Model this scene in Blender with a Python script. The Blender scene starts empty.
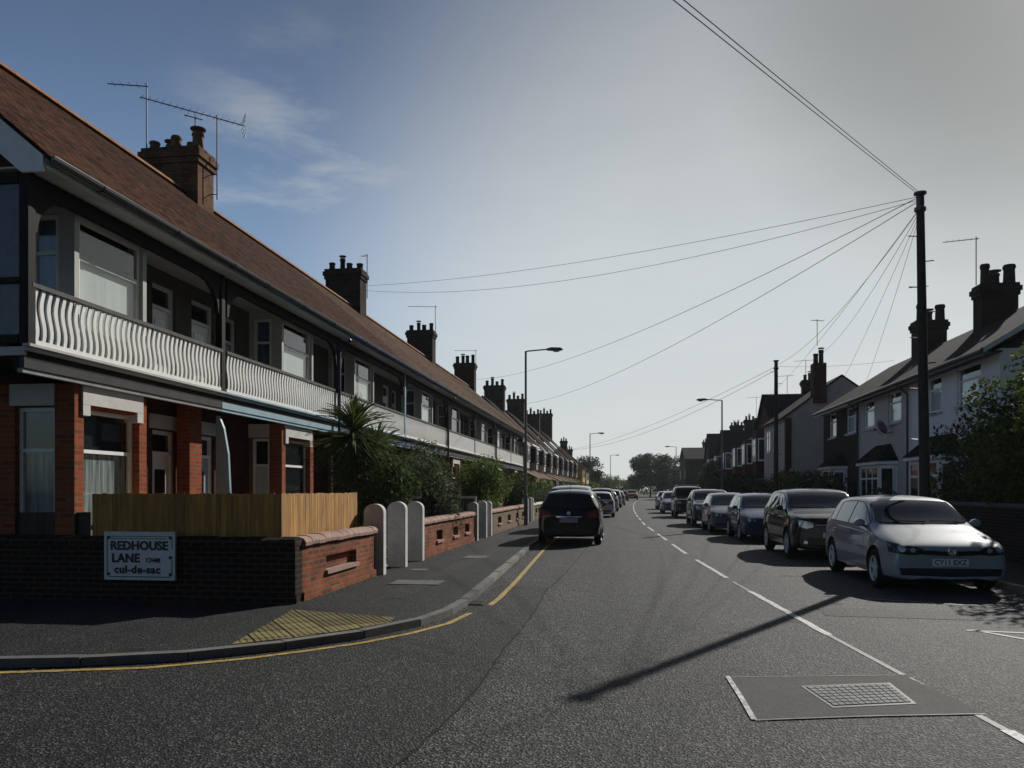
import bpy, bmesh, math, random
from mathutils import Vector, Matrix
from mathutils.bvhtree import BVHTree
random.seed(7)
R = math.radians
scene = bpy.context.scene
COL = scene.collection

# ------------------------------------------------------------------ objects
class MB:
    """collects faces and links them as one mesh object"""
    def __init__(self):
        self.v, self.f, self.m = [], [], []
    def face(self, pts, mi=0):
        i = len(self.v)
        self.v += [tuple(p) for p in pts]
        self.f.append(tuple(range(i, i + len(pts)))); self.m.append(mi)
    def box(self, x0, x1, y0, y1, z0, z1, mi=0):
        i = len(self.v)
        self.v += [(x0,y0,z0),(x1,y0,z0),(x1,y1,z0),(x0,y1,z0),(x0,y0,z1),(x1,y0,z1),(x1,y1,z1),(x0,y1,z1)]
        for q in ((0,3,2,1),(4,5,6,7),(0,1,5,4),(1,2,6,5),(2,3,7,6),(3,0,4,7)):
            self.f.append(tuple(i + k for k in q)); self.m.append(mi)
    def prism(self, poly, d, mi=0):
        """poly: 3D points of a planar polygon, d: extrusion vector"""
        n = len(poly); i = len(self.v); d = Vector(d)
        self.v += [tuple(p) for p in poly] + [tuple(Vector(p) + d) for p in poly]
        self.f.append(tuple(i + k for k in range(n - 1, -1, -1))); self.m.append(mi)
        self.f.append(tuple(i + n + k for k in range(n))); self.m.append(mi)
        for k in range(n):
            self.f.append((i + k, i + (k + 1) % n, i + n + (k + 1) % n, i + n + k)); self.m.append(mi)
    def tube(self, pts, r, n=8, mi=0, caps=True):
        pts = [Vector(p) for p in pts]
        if not isinstance(r, (list, tuple)): r = [r] * len(pts)
        i = len(self.v)
        for k, p in enumerate(pts):
            t = (pts[min(k + 1, len(pts) - 1)] - pts[max(k - 1, 0)]).normalized()
            a = Vector((0, 0, 1)) if abs(t.z) < .9 else Vector((1, 0, 0))
            s = t.cross(a).normalized(); u = s.cross(t)
            for j in range(n):
                w = 2 * math.pi * j / n
                self.v.append(tuple(p + (s * math.cos(w) + u * math.sin(w)) * r[k]))
        for k in range(len(pts) - 1):
            for j in range(n):
                a = i + k * n + j; b = i + k * n + (j + 1) % n
                self.f.append((a, b, b + n, a + n)); self.m.append(mi)
        if caps:
            self.f.append(tuple(i + j for j in range(n - 1, -1, -1))); self.m.append(mi)
            e = i + (len(pts) - 1) * n
            self.f.append(tuple(e + j for j in range(n))); self.m.append(mi)
    def lathe(self, prof, c, n=16, axis='z', mi=0, caps=True):
        i = len(self.v); c = Vector(c)
        for r, h in prof:
            for j in range(n):
                w = 2 * math.pi * j / n
                p = (r * math.cos(w), r * math.sin(w), h) if axis == 'z' else (r * math.cos(w), h, r * math.sin(w))
                self.v.append(tuple(c + Vector(p)))
        for k in range(len(prof) - 1):
            for j in range(n):
                a = i + k * n + j; b = i + k * n + (j + 1) % n
                self.f.append((a, b, b + n, a + n)); self.m.append(mi)
        for e, o in ((0, -1), (len(prof) - 1, 1)):
            if caps and prof[e][0] > 1e-4:
                self.f.append(tuple(i + e * n + j for j in range(n))[::o]); self.m.append(mi)
    def build(self, name, mats, parent=None, smooth=False, origin=None):
        if not isinstance(mats, (list, tuple)): mats = [mats]
        o = Vector(origin) if origin is not None else Vector((0, 0, 0))
        me = bpy.data.meshes.new(name)
        me.from_pydata([tuple(Vector(p) - o) for p in self.v] if origin is not None else self.v, [], self.f)
        for m in mats: me.materials.append(m)
        if len(mats) > 1: me.polygons.foreach_set('material_index', self.m)
        if smooth:
            me.shade_smooth(); me.set_sharp_from_angle(angle=R(38))
        me.update()
        ob = bpy.data.objects.new(name, me); COL.objects.link(ob)
        if parent is not None: ob.parent = parent
        if origin is not None: ob.location = o
        return ob

def tag(o, label=None, cat=None, group=None, kind=None):
    if label: o['label'] = label
    if cat: o['category'] = cat
    if group: o['group'] = group
    if kind: o['kind'] = kind
    return o
def thing(name, label, cat, loc=(0, 0, 0), rz=0, group=None):
    o = bpy.data.objects.new(name, None); COL.objects.link(o)
    o.location = loc; o.rotation_euler = (0, 0, rz); o.empty_display_size = .3
    return tag(o, label, cat, group)
def struct(name, mb, m, **k):
    return tag(mb.build(name, m, **k), kind='structure')
def copy_tree(o, parent=None):
    c = o.copy(); COL.objects.link(c)
    if parent is not None: c.parent = parent
    for ch in list(o.children): copy_tree(ch, c)
    return c

def text(body, size, parent, loc, rot, mat, name='lettering', bold=0, spacing=1, align='CENTER', ext=.002):
    cu = bpy.data.curves.new('letters', 'FONT'); cu.body = body; cu.size = size; cu.align_x = align; cu.align_y = 'CENTER'
    cu.extrude = ext; cu.offset = bold; cu.space_character = spacing; cu.resolution_u = 3
    o = bpy.data.objects.new('letters', cu); COL.objects.link(o)
    bpy.context.view_layer.update()
    me = bpy.data.meshes.new_from_object(o.evaluated_get(bpy.context.evaluated_depsgraph_get()))
    bpy.data.objects.remove(o); me.materials.clear(); me.materials.append(mat)
    ob = bpy.data.objects.new(name, me); COL.objects.link(ob); ob.parent = parent; ob.location = loc; ob.rotation_euler = rot
    return ob

# ------------------------------------------------------------------ materials
def nodes(name):
    m = bpy.data.materials.new(name); m.use_nodes = True
    nt = m.node_tree; b = nt.nodes['Principled BSDF']
    return m, nt, b
def N(nt, t, **k):
    n = nt.nodes.new(t)
    for a, v in k.items(): setattr(n, a, v)
    return n
def ramp(nt, fac, stops):
    r = N(nt, 'ShaderNodeValToRGB'); e = r.color_ramp.elements
    e[0].position, e[0].color = stops[0][0], (*stops[0][1], 1)
    e[1].position, e[1].color = stops[-1][0], (*stops[-1][1], 1)
    for p, c in stops[1:-1]:
        x = e.new(p); x.color = (*c, 1)
    nt.links.new(fac, r.inputs[0]); return r.outputs[0]
def noise(nt, scale, detail=4, rough=.6, vec=None):
    n = N(nt, 'ShaderNodeTexNoise'); n.inputs['Scale'].default_value = scale
    n.inputs['Detail'].default_value = detail; n.inputs['Roughness'].default_value = rough
    if vec is None:
        vec = N(nt, 'ShaderNodeTexCoord').outputs['Object']
    nt.links.new(vec, n.inputs['Vector']); return n.outputs['Fac']
def mixc(nt, fac, a, b, mode='MIX'):
    x = N(nt, 'ShaderNodeMix', data_type='RGBA', blend_type=mode)
    for s, v in ((0, fac), (6, a), (7, b)):
        if hasattr(v, 'links') or hasattr(v, 'is_linked'): nt.links.new(v, x.inputs[s])
        elif s == 0: x.inputs[0].default_value = v
        else: x.inputs[s].default_value = (*v, 1)
    return x.outputs[2]
def bump(nt, b, h, strength=.3, dist=.01):
    n = N(nt, 'ShaderNodeBump'); n.inputs['Strength'].default_value = strength
    n.inputs['Distance'].default_value = dist
    nt.links.new(h, n.inputs['Height']); nt.links.new(n.outputs[0], b.inputs['Normal'])
def sc(c, k): return tuple(min(1, x * k) for x in c)
def plain(name, c, rough=.6, metal=0, var=.18, nscale=3., fine=0, bmp=0, coat=0, spec=None):
    """base colour with large soft wear, fine speckle and bump"""
    m, nt, b = nodes(name)
    f = noise(nt, nscale, 6)
    col = ramp(nt, f, [(.25, sc(c, 1 - var)), (.75, sc(c, 1 + var))])
    if fine:
        g = noise(nt, 90, 3)
        col = mixc(nt, fine, col, ramp(nt, g, [(.35, sc(c, .35)), (.65, sc(c, 1.8))]))
    nt.links.new(col, b.inputs['Base Color'])
    b.inputs['Roughness'].default_value = rough; b.inputs['Metallic'].default_value = metal
    if coat:
        b.inputs['Coat Weight'].default_value = coat; b.inputs['Coat Roughness'].default_value = .04
    b.inputs['Specular IOR Level'].default_value = spec if spec is not None else (.12 if rough >= .69 else .4)
    if bmp: bump(nt, b, noise(nt, 60, 4), bmp, .004)
    return m
def wall_vec(nt):
    """(along the wall, height) from object coordinates, by face direction"""
    tc = N(nt, 'ShaderNodeTexCoord'); ge = N(nt, 'ShaderNodeNewGeometry')
    s = N(nt, 'ShaderNodeSeparateXYZ'); nt.links.new(tc.outputs['Object'], s.inputs[0])
    q = N(nt, 'ShaderNodeSeparateXYZ'); nt.links.new(ge.outputs['True Normal'], q.inputs[0])
    ab = N(nt, 'ShaderNodeMath', operation='ABSOLUTE'); nt.links.new(q.outputs[0], ab.inputs[0])
    gt = N(nt, 'ShaderNodeMath', operation='GREATER_THAN'); nt.links.new(ab.outputs[0], gt.inputs[0]); gt.inputs[1].default_value = .7
    mx = N(nt, 'ShaderNodeMix', data_type='FLOAT'); nt.links.new(gt.outputs[0], mx.inputs[0])
    nt.links.new(s.outputs[0], mx.inputs[2]); nt.links.new(s.outputs[1], mx.inputs[3])
    c = N(nt, 'ShaderNodeCombineXYZ'); nt.links.new(mx.outputs[0], c.inputs[0]); nt.links.new(s.outputs[2], c.inputs[1])
    return c.outputs[0]
def brick(name, c1, c2, mortar, bw=.225, bh=.075, ms=.012, stain=.35):
    m, nt, b = nodes(name); vec = wall_vec(nt)
    t = N(nt, 'ShaderNodeTexBrick'); nt.links.new(vec, t.inputs['Vector'])
    t.inputs['Color1'].default_value = (*c1, 1); t.inputs['Color2'].default_value = (*c2, 1); t.inputs['Mortar'].default_value = (*mortar, 1)
    t.inputs['Scale'].default_value = 1; t.inputs['Mortar Size'].default_value = ms
    t.inputs['Brick Width'].default_value = bw; t.inputs['Row Height'].default_value = bh; t.inputs['Bias'].default_value = -.1
    n = noise(nt, 1.7, 6)
    col = mixc(nt, stain, t.outputs[0], ramp(nt, n, [(.3, (.25, .25, .25)), (.7, (1, 1, 1))]), 'MULTIPLY')
    g = noise(nt, 45, 3)
    col = mixc(nt, .4, col, ramp(nt, g, [(.3, (.45, .45, .45)), (.7, (1.0, 1.0, 1.0))]), 'MULTIPLY')
    nt.links.new(col, b.inputs['Base Color']); b.inputs['Roughness'].default_value = .9; b.inputs['Specular IOR Level'].default_value = .1
    inv = N(nt, 'ShaderNodeMath', operation='SUBTRACT'); inv.inputs[0].default_value = 1; nt.links.new(t.outputs['Fac'], inv.inputs[1])
    ad = N(nt, 'ShaderNodeMath', operation='ADD'); nt.links.new(inv.outputs[0], ad.inputs[0]); nt.links.new(g, ad.inputs[1])
    bump(nt, b, ad.outputs[0], .6, .008)
    return m
def tiles(name, c1, c2, c3, w=.17, h=.115):
    """roof tiles on a slope running along Y: rows follow the height of the slope"""
    m, nt, b = nodes(name)
    tc = N(nt, 'ShaderNodeTexCoord'); s = N(nt, 'ShaderNodeSeparateXYZ'); nt.links.new(tc.outputs['Object'], s.inputs[0])
    mu = N(nt, 'ShaderNodeMath', operation='MULTIPLY'); nt.links.new(s.outputs[2], mu.inputs[0]); mu.inputs[1].default_value = 1.55
    c = N(nt, 'ShaderNodeCombineXYZ'); nt.links.new(s.outputs[1], c.inputs[0]); nt.links.new(mu.outputs[0], c.inputs[1])
    t = N(nt, 'ShaderNodeTexBrick'); nt.links.new(c.outputs[0], t.inputs['Vector'])
    t.inputs['Color1'].default_value = (0, 0, 0, 1); t.inputs['Color2'].default_value = (1, 1, 1, 1); t.inputs['Mortar'].default_value = (.5, .5, .5, 1)
    t.inputs['Scale'].default_value = 1; t.inputs['Mortar Size'].default_value = .011
    t.inputs['Brick Width'].default_value = w; t.inputs['Row Height'].default_value = h
    n = noise(nt, .9, 7, .7); n2 = noise(nt, 22, 4, .7); oi = N(nt, 'ShaderNodeObjectInfo')
    col = ramp(nt, t.outputs[0], [(0, sc(c2, .35)), (.3, c2), (.6, c1), (.85, sc(c1, 1.25)), (1, c3)])
    col = mixc(nt, t.outputs['Fac'], col, sc(c2, .2))
    col = mixc(nt, ramp(nt, n, [(.48, (0, 0, 0)), (.7, (.6, .6, .6))]), col, c3)
    col = mixc(nt, .7, col, ramp(nt, n2, [(.36, (.4, .38, .36)), (.64, (1.1, 1.08, 1.0))]), 'MULTIPLY')
    col = mixc(nt, 1, col, ramp(nt, oi.outputs['Random'], [(0, (.7, .72, .75)), (1, (1.1, 1.05, 1.0))]), 'MULTIPLY')
    nt.links.new(col, b.inputs['Base Color']); b.inputs['Roughness'].default_value = .95; b.inputs['Specular IOR Level'].default_value = .06
    fr = N(nt, 'ShaderNodeMath', operation='DIVIDE'); nt.links.new(mu.outputs[0], fr.inputs[0]); fr.inputs[1].default_value = h
    fc = N(nt, 'ShaderNodeMath', operation='FRACT'); nt.links.new(fr.outputs[0], fc.inputs[0])
    iv = N(nt, 'ShaderNodeMath', operation='SUBTRACT'); iv.inputs[0].default_value = 1; nt.links.new(fc.outputs[0], iv.inputs[1])
    ad = N(nt, 'ShaderNodeMath', operation='ADD'); nt.links.new(iv.outputs[0], ad.inputs[0]); nt.links.new(n2, ad.inputs[1])
    bump(nt, b, ad.outputs[0], .9, .035)
    return m
def leafmat(name, dark, light, trans=.25):
    m, nt, b = nodes(name)
    ge = N(nt, 'ShaderNodeNewGeometry')
    n = noise(nt, 1.6, 3)
    ad = N(nt, 'ShaderNodeMath', operation='ADD'); nt.links.new(ge.outputs['Random Per Island'], ad.inputs[0]); nt.links.new(n, ad.inputs[1])
    col = ramp(nt, ad.outputs[0], [(.35, dark), (1.0, sc(light, .75)), (1.35, light)])
    hv = N(nt, 'ShaderNodeMath', operation='MULTIPLY'); nt.links.new(ad.outputs[0], hv.inputs[0]); hv.inputs[1].default_value = .6
    nt.links.new(hv.outputs[0], col.node.inputs[0])
    nt.links.new(col, b.inputs['Base Color']); b.inputs['Roughness'].default_value = .7; b.inputs['Specular IOR Level'].default_value = .2
    tr = N(nt, 'ShaderNodeBsdfTranslucent'); nt.links.new(col, tr.inputs[0])
    mx = N(nt, 'ShaderNodeMixShader'); mx.inputs[0].default_value = trans
    nt.links.new(b.outputs[0], mx.inputs[1]); nt.links.new(tr.outputs[0], mx.inputs[2])
    nt.links.new(mx.outputs[0], nt.nodes['Material Output'].inputs[0])
    return m
def glassmat(name, tint=(.95, .97, .96), lo=.08):
    """thin window pane: see-through with a fresnel reflection"""
    m, nt, b = nodes(name)
    t = N(nt, 'ShaderNodeBsdfTransparent'); t.inputs[0].default_value = (*tint, 1)
    g = N(nt, 'ShaderNodeBsdfGlossy'); g.inputs['Roughness'].default_value = .03
    bump_n = N(nt, 'ShaderNodeBump'); bump_n.inputs['Strength'].default_value = .04
    nt.links.new(noise(nt, 1.5, 2), bump_n.inputs['Height']); nt.links.new(bump_n.outputs[0], g.inputs['Normal'])
    lw = N(nt, 'ShaderNodeLayerWeight'); lw.inputs[0].default_value = .5
    pw = N(nt, 'ShaderNodeMath', operation='POWER'); nt.links.new(lw.outputs['Facing'], pw.inputs[0]); pw.inputs[1].default_value = 3.5
    ma = N(nt, 'ShaderNodeMath', operation='MULTIPLY_ADD'); nt.links.new(pw.outputs[0], ma.inputs[0]); ma.inputs[1].default_value = .6; ma.inputs[2].default_value = .035
    mx = N(nt, 'ShaderNodeMixShader'); nt.links.new(ma.outputs[0], mx.inputs[0])
    nt.links.new(t.outputs[0], mx.inputs[1]); nt.links.new(g.outputs[0], mx.inputs[2])
    nt.links.new(mx.outputs[0], nt.nodes['Material Output'].inputs[0])
    return m
def asphalt(name, base, chip, dens=.62, big=.25):
    m, nt, b = nodes(name)
    v = N(nt, 'ShaderNodeTexVoronoi'); v.inputs['Scale'].default_value = 66
    nt.links.new(N(nt, 'ShaderNodeTexCoord').outputs['Object'], v.inputs['Vector'])
    bw = N(nt, 'ShaderNodeSeparateColor'); nt.links.new(v.outputs['Color'], bw.inputs[0])
    sp = ramp(nt, bw.outputs[0], [(.15, sc(base, .3)), (dens, base), (.97, chip)])
    n = noise(nt, .55, 6, .65)
    col = mixc(nt, 1, sp, ramp(nt, n, [(.3, (1 - big,) * 3), (.7, (1, 1, 1))]), 'MULTIPLY')
    tcm = N(nt, 'ShaderNodeTexCoord'); mpp = N(nt, 'ShaderNodeMapping'); mpp.inputs['Scale'].default_value = (1, .035, 1); nt.links.new(tcm.outputs['Object'], mpp.inputs[0])
    col = mixc(nt, .8, col, ramp(nt, noise(nt, 1.1, 4, .6, mpp.outputs[0]), [(.35, (.66, .66, .67)), (.62, (1.08, 1.07, 1.05))]), 'MULTIPLY')
    spot = noise(nt, 2.3, 2, .5); col = mixc(nt, 1, col, ramp(nt, spot, [(.24, (.45, .45, .46)), (.33, (1, 1, 1))]), 'MULTIPLY')
    n3 = noise(nt, 6, 5, .7)
    col = mixc(nt, .6, col, ramp(nt, n3, [(.35, (.6, .6, .6)), (.65, (1, 1, 1))]), 'MULTIPLY')
    nt.links.new(col, b.inputs['Base Color']); b.inputs['Roughness'].default_value = .75
    b.inputs['Specular IOR Level'].default_value = .2
    bump(nt, b, v.outputs['Distance'], .8, .012)
    return m
def paintline(name, c):
    m, nt, b = nodes(name)
    n = noise(nt, 14, 8, .75); g = noise(nt, 70, 3)
    a = mixc(nt, .35, n, g)
    col = ramp(nt, a, [(.40, (.07, .07, .068)), (.47, sc(c, .6)), (.56, c)])
    nt.links.new(col, b.inputs['Base Color']); b.inputs['Roughness'].default_value = .7
    return m
def woodfence(name, c):
    m, nt, b = nodes(name)
    tc = N(nt, 'ShaderNodeTexCoord'); mp = N(nt, 'ShaderNodeMapping'); mp.inputs['Scale'].default_value = (9, 9, .8)
    nt.links.new(tc.outputs['Object'], mp.inputs[0])
    n = noise(nt, 2.2, 6, .65, mp.outputs[0])
    ge = N(nt, 'ShaderNodeNewGeometry')
    col = ramp(nt, n, [(.3, sc(c, .4)), (.55, c), (.8, sc(c, 1.5))])
    col = mixc(nt, .7, col, ramp(nt, ge.outputs['Random Per Island'], [(0, (.5, .47, .45)), (1, (1, 1, 1))]), 'MULTIPLY')
    nt.links.new(col, b.inputs['Base Color']); b.inputs['Roughness'].default_value = .75
    bump(nt, b, n, .3, .01)
    return m
def curtainmat(name, c, folds=38, depth=.5):
    m, nt, b = nodes(name); vec = wall_vec(nt)
    mp = N(nt, 'ShaderNodeMapping'); mp.inputs['Scale'].default_value = (1, .05, 1); nt.links.new(vec, mp.inputs[0])
    n = noise(nt, folds * .35, 3, .6, mp.outputs[0])
    col = ramp(nt, n, [(.3, sc(c, 1 - depth)), (.65, c)])
    nt.links.new(col, b.inputs['Base Color']); b.inputs['Roughness'].default_value = .9
    bump(nt, b, n, .8, .03)
    return m

M = dict(
    ground=plain('ground_soil', (.05, .055, .03), .95, nscale=.6, fine=.5, bmp=.6),
    road=asphalt('road_asphalt', (.045, .045, .044), (.235, .23, .22), .62),
    road_dark=asphalt('side_road_asphalt', (.043, .044, .043), (.15, .15, .145), .75),
    road_worn=asphalt('worn_asphalt', (.07, .07, .068), (.26, .255, .245), .6),
    pave=asphalt('pavement_asphalt', (.05, .05, .05), (.11, .11, .11), .8, .35),
    kerb=plain('kerb_stone', (.22, .215, .2), .85, var=.35, nscale=5, fine=.3, bmp=.5),
    white_line=paintline('white_road_paint', (.62, .62, .6)),
    faded_line=paintline('faded_road_paint', (.24, .235, .22)),
    yellow_line=paintline('yellow_road_paint', (.55, .36, .07)),
    crack=plain('crack_tar', (.022, .022, .022), .9, var=.5, nscale=2),
    concrete=plain('concrete_patch', (.085, .083, .078), .85, var=.5, nscale=3, fine=.6, bmp=.6),
    cover=plain('cover_steel', (.2, .2, .19), .75, .1, var=.55, nscale=5, fine=.4),
    iron=plain('cast_iron', (.03, .03, .03), .6, .4),
    slab=plain('cover_slab', (.14, .14, .135), .85, var=.25, fine=.3, bmp=.4),
    tactile=plain('buff_tactile', (.25, .21, .1), .85, var=.5, nscale=2.2, fine=.35, bmp=.4),
    redbrick=brick('red_brick', (.44, .1, .035), (.25, .05, .022), (.24, .15, .1)),
    wallbrick=brick('garden_wall_brick', (.44, .12, .05), (.2, .055, .03), (.26, .19, .13), stain=.7),
    shadybrick=brick('shaded_red_brick', (.13, .036, .022), (.075, .024, .016), (.07, .05, .04)),  # shade of recesses and sunless fronts put into the brick colour
    shadyrender=plain('shaded_recess_render', (.11, .1, .085), .95, fine=.4, bmp=.6),  # veranda shade over the upper recess put into this colour
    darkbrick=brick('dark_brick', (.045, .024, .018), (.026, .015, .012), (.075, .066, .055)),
    buffbrick=brick('weathered_pale_brick', (.32, .22, .14), (.24, .16, .1), (.2, .17, .14)),
    chimbrick=brick('chimney_brick', (.34, .16, .075), (.2, .09, .05), (.14, .11, .09), stain=.8),
    chimdark=brick('sooty_chimney_brick', (.07, .035, .027), (.045, .025, .02), (.05, .04, .035), stain=.7),
    coping=plain('coping_brick', (.36, .24, .2), .85, var=.35, nscale=6, fine=.3, bmp=.5),
    stone=plain('painted_stone', (.6, .59, .56), .8, var=.14, nscale=2.5, fine=.12, bmp=.3),
    post=plain('grey_concrete_post', (.6, .6, .59), .9, var=.35, nscale=3.5, fine=.35, bmp=.5),
    post_edge=plain('lit_post_edge', (.62, .62, .61), .9, var=.2, nscale=6, fine=.15),
    roof=tiles('rosemary_tiles', (.115, .042, .022), (.05, .023, .015), (.1, .062, .034)),
    roof_pale=tiles('weathered_tiles', (.17, .1, .06), (.085, .05, .032), (.2, .15, .105)),
    canopy=tiles('pale_canopy_tiles', (.34, .27, .21), (.27, .21, .165), (.36, .3, .25), .25, .2),
    slate=tiles('slate', (.014, .014, .018), (.008, .008, .011), (.016, .015, .015), .3, .2),
    ridge=plain('ridge_tile', (.30, .15, .075), .85, var=.3, nscale=3, fine=.2, bmp=.3),
    white=plain('white_paint', (.8, .8, .78), .55, var=.1, nscale=4, fine=.06),
    soffit=plain('soffit_paint', (.5, .5, .48), .7, var=.15, nscale=2),
    baluster=plain('white_baluster_paint', (.72, .72, .7), .6, var=.1, nscale=6),
    rail=plain('weathered_rail', (.1, .095, .09), .7, var=.3, nscale=6),
    timber=plain('dark_timber', (.016, .013, .012), .7, var=.3, nscale=4),
    greypaint=plain('worn_grey_paint', (.26, .26, .26), .7, var=.25, nscale=5),
    greyboard=plain('grey_fascia', (.05, .05, .052), .7, var=.2, nscale=4),
    paleblue=plain('pale_blue_paint', (.25, .38, .45), .55, var=.15, nscale=4),
    deepblue=plain('deep_blue_paint', (.03, .055, .14), .45, var=.2, nscale=4),
    gutter=plain('black_gutter', (.022, .022, .025), .28, var=.2, spec=.6),
    gutter_white=plain('worn_white_gutter', (.42, .42, .43), .4, var=.35, nscale=1.6),
    render_grey=plain('grey_render', (.5, .45, .39), .95, var=.14, nscale=1.2, fine=.15, bmp=.5),
    render_white=plain('white_render', (.78, .76, .73), .95, var=.09, nscale=1., fine=.1, bmp=.4),
    render_beige=plain('pebbledash', (.5, .46, .42), .95, var=.1, nscale=1.5, fine=.35, bmp=.8),
    render_cream=plain('cream_render', (.55, .47, .3), .95, var=.12, nscale=1.2, fine=.1),
    ochre=plain('ochre_render', (.5, .34, .13), .95, var=.12, nscale=1.2, fine=.1),
    glass=glassmat('window_glass'),
    room=plain('dark_room', (.012, .012, .014), .9),
    darkpane=plain('dark_pane', (.012, .014, .017), .06, var=.1, spec=.6),
    blind=curtainmat('white_blind', (.72, .73, .7), 9, .12),
    net=curtainmat('net_curtain', (.4, .44, .46), 40, .8),
    bluecurtain=curtainmat('blue_curtain', (.13, .2, .32), 30, .6),
    door_white=plain('white_door', (.8, .8, .8), .4, var=.06),
    door_blue=plain('grey_blue_door', (.3, .36, .42), .4, var=.08),
    frosted=plain('frosted_glass', (.045, .055, .07), .25, var=.3, nscale=9),
    fence=woodfence('larch_fence', (.50, .25, .045)),
    oldfence=woodfence('brown_stained_fence', (.05, .03, .018)),
    steel=plain('galvanised_steel', (.16, .165, .17), .5, .5, var=.2),
    pole=plain('creosoted_pole', (.045, .036, .03), .8, var=.35, nscale=5, bmp=.4),
    cable=plain('black_cable', (.03, .03, .032), .6),
    lead=plain('grey_lead', (.12, .12, .125), .7, var=.2),
    pot=plain('clay_pot', (.16, .1, .07), .85, var=.35, nscale=5),
    pot_dark=plain('sooty_pot', (.04, .03, .027), .85, var=.35, nscale=5),
    aerial=plain('aerial_metal', (.05, .05, .055), .5, .5),
    sign=plain('sign_enamel', (.66, .66, .65), .5, var=.12, nscale=5),
    black=plain('black_plastic', (.012, .012, .013), .5, var=.1),
    tyre=plain('tyre_rubber', (.014, .014, .014), .85, var=.2),
    alloy=plain('alloy_rim', (.62, .63, .64), .45, .1, var=.1),
    chrome=plain('chrome', (.65, .66, .68), .15, 1, var=.05),
    carglass=plain('car_glass', (.012, .016, .015), .03, var=.1, spec=.75),
    lamp_lens=plain('headlamp_lens', (.6, .63, .68), .12, .6, var=.3, nscale=12, spec=.8),
    tail_lens=plain('tail_lamp_lens', (.25, .015, .012), .12, var=.2, nscale=12),
    plate_white=plain('number_plate_white', (.7, .7, .68), .5, var=.04),
    plate_yellow=plain('number_plate_yellow', (.62, .45, .05), .5, var=.04),
    bark=plain('bark', (.06, .045, .033), .9, var=.3, nscale=8, bmp=.6),
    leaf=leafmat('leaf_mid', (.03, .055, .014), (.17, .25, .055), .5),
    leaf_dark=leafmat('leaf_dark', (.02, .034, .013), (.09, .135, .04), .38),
    leaf_grey=leafmat('leaf_grey', (.03, .042, .022), (.17, .2, .11), .3),
    leaf_lime=leafmat('leaf_lime', (.03, .05, .01), (.13, .17, .03), .35),
    blade=leafmat('palm_blade', (.025, .04, .014), (.13, .17, .055), .35),
    litter=leafmat('dry_litter', (.05, .035, .02), (.2, .14, .07), .1),
    bounce_concrete=plain('light_bounce_concrete', (.42, .41, .38), .9, var=.25, nscale=2, fine=.2),
    lampglass=plain('lamp_bowl', (.3, .3, .3), .3),
)
nt_ = M['kerb'].node_tree; b_ = nt_.nodes['Principled BSDF']; src_ = b_.inputs['Base Color'].links[0].from_socket
nt_.links.new(mixc(nt_, 1, src_, ramp(nt_, N(nt_, 'ShaderNodeNewGeometry').outputs['Random Per Island'], [(0, (.55, .55, .56)), (1, (1.1, 1.08, 1.04))]), 'MULTIPLY'), b_.inputs['Base Color'])
nt_ = M['tactile'].node_tree; b_ = nt_.nodes['Principled BSDF']; src_ = b_.inputs['Base Color'].links[0].from_socket
tb_ = N(nt_, 'ShaderNodeTexBrick', offset=0); mp_ = N(nt_, 'ShaderNodeMapping'); mp_.inputs['Rotation'].default_value = (0, 0, R(-35)); nt_.links.new(N(nt_, 'ShaderNodeTexCoord').outputs['Object'], mp_.inputs[0]); nt_.links.new(mp_.outputs[0], tb_.inputs['Vector'])
for k_, v_ in (('Color1', (.55, .55, .58, 1)), ('Color2', (1.15, 1.12, 1.05, 1)), ('Mortar', (.2, .2, .2, 1))): tb_.inputs[k_].default_value = v_
tb_.inputs['Scale'].default_value = 1; tb_.inputs['Mortar Size'].default_value = .012; tb_.inputs['Brick Width'].default_value = .4; tb_.inputs['Row Height'].default_value = .4
nt_.links.new(mixc(nt_, 1, src_, tb_.outputs[0], 'MULTIPLY'), b_.inputs['Base Color'])
def carpaint(name, c, metal=.1, rough=.5):
    return plain(name, c, rough, metal, var=.04, coat=.85, spec=.02)
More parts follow.
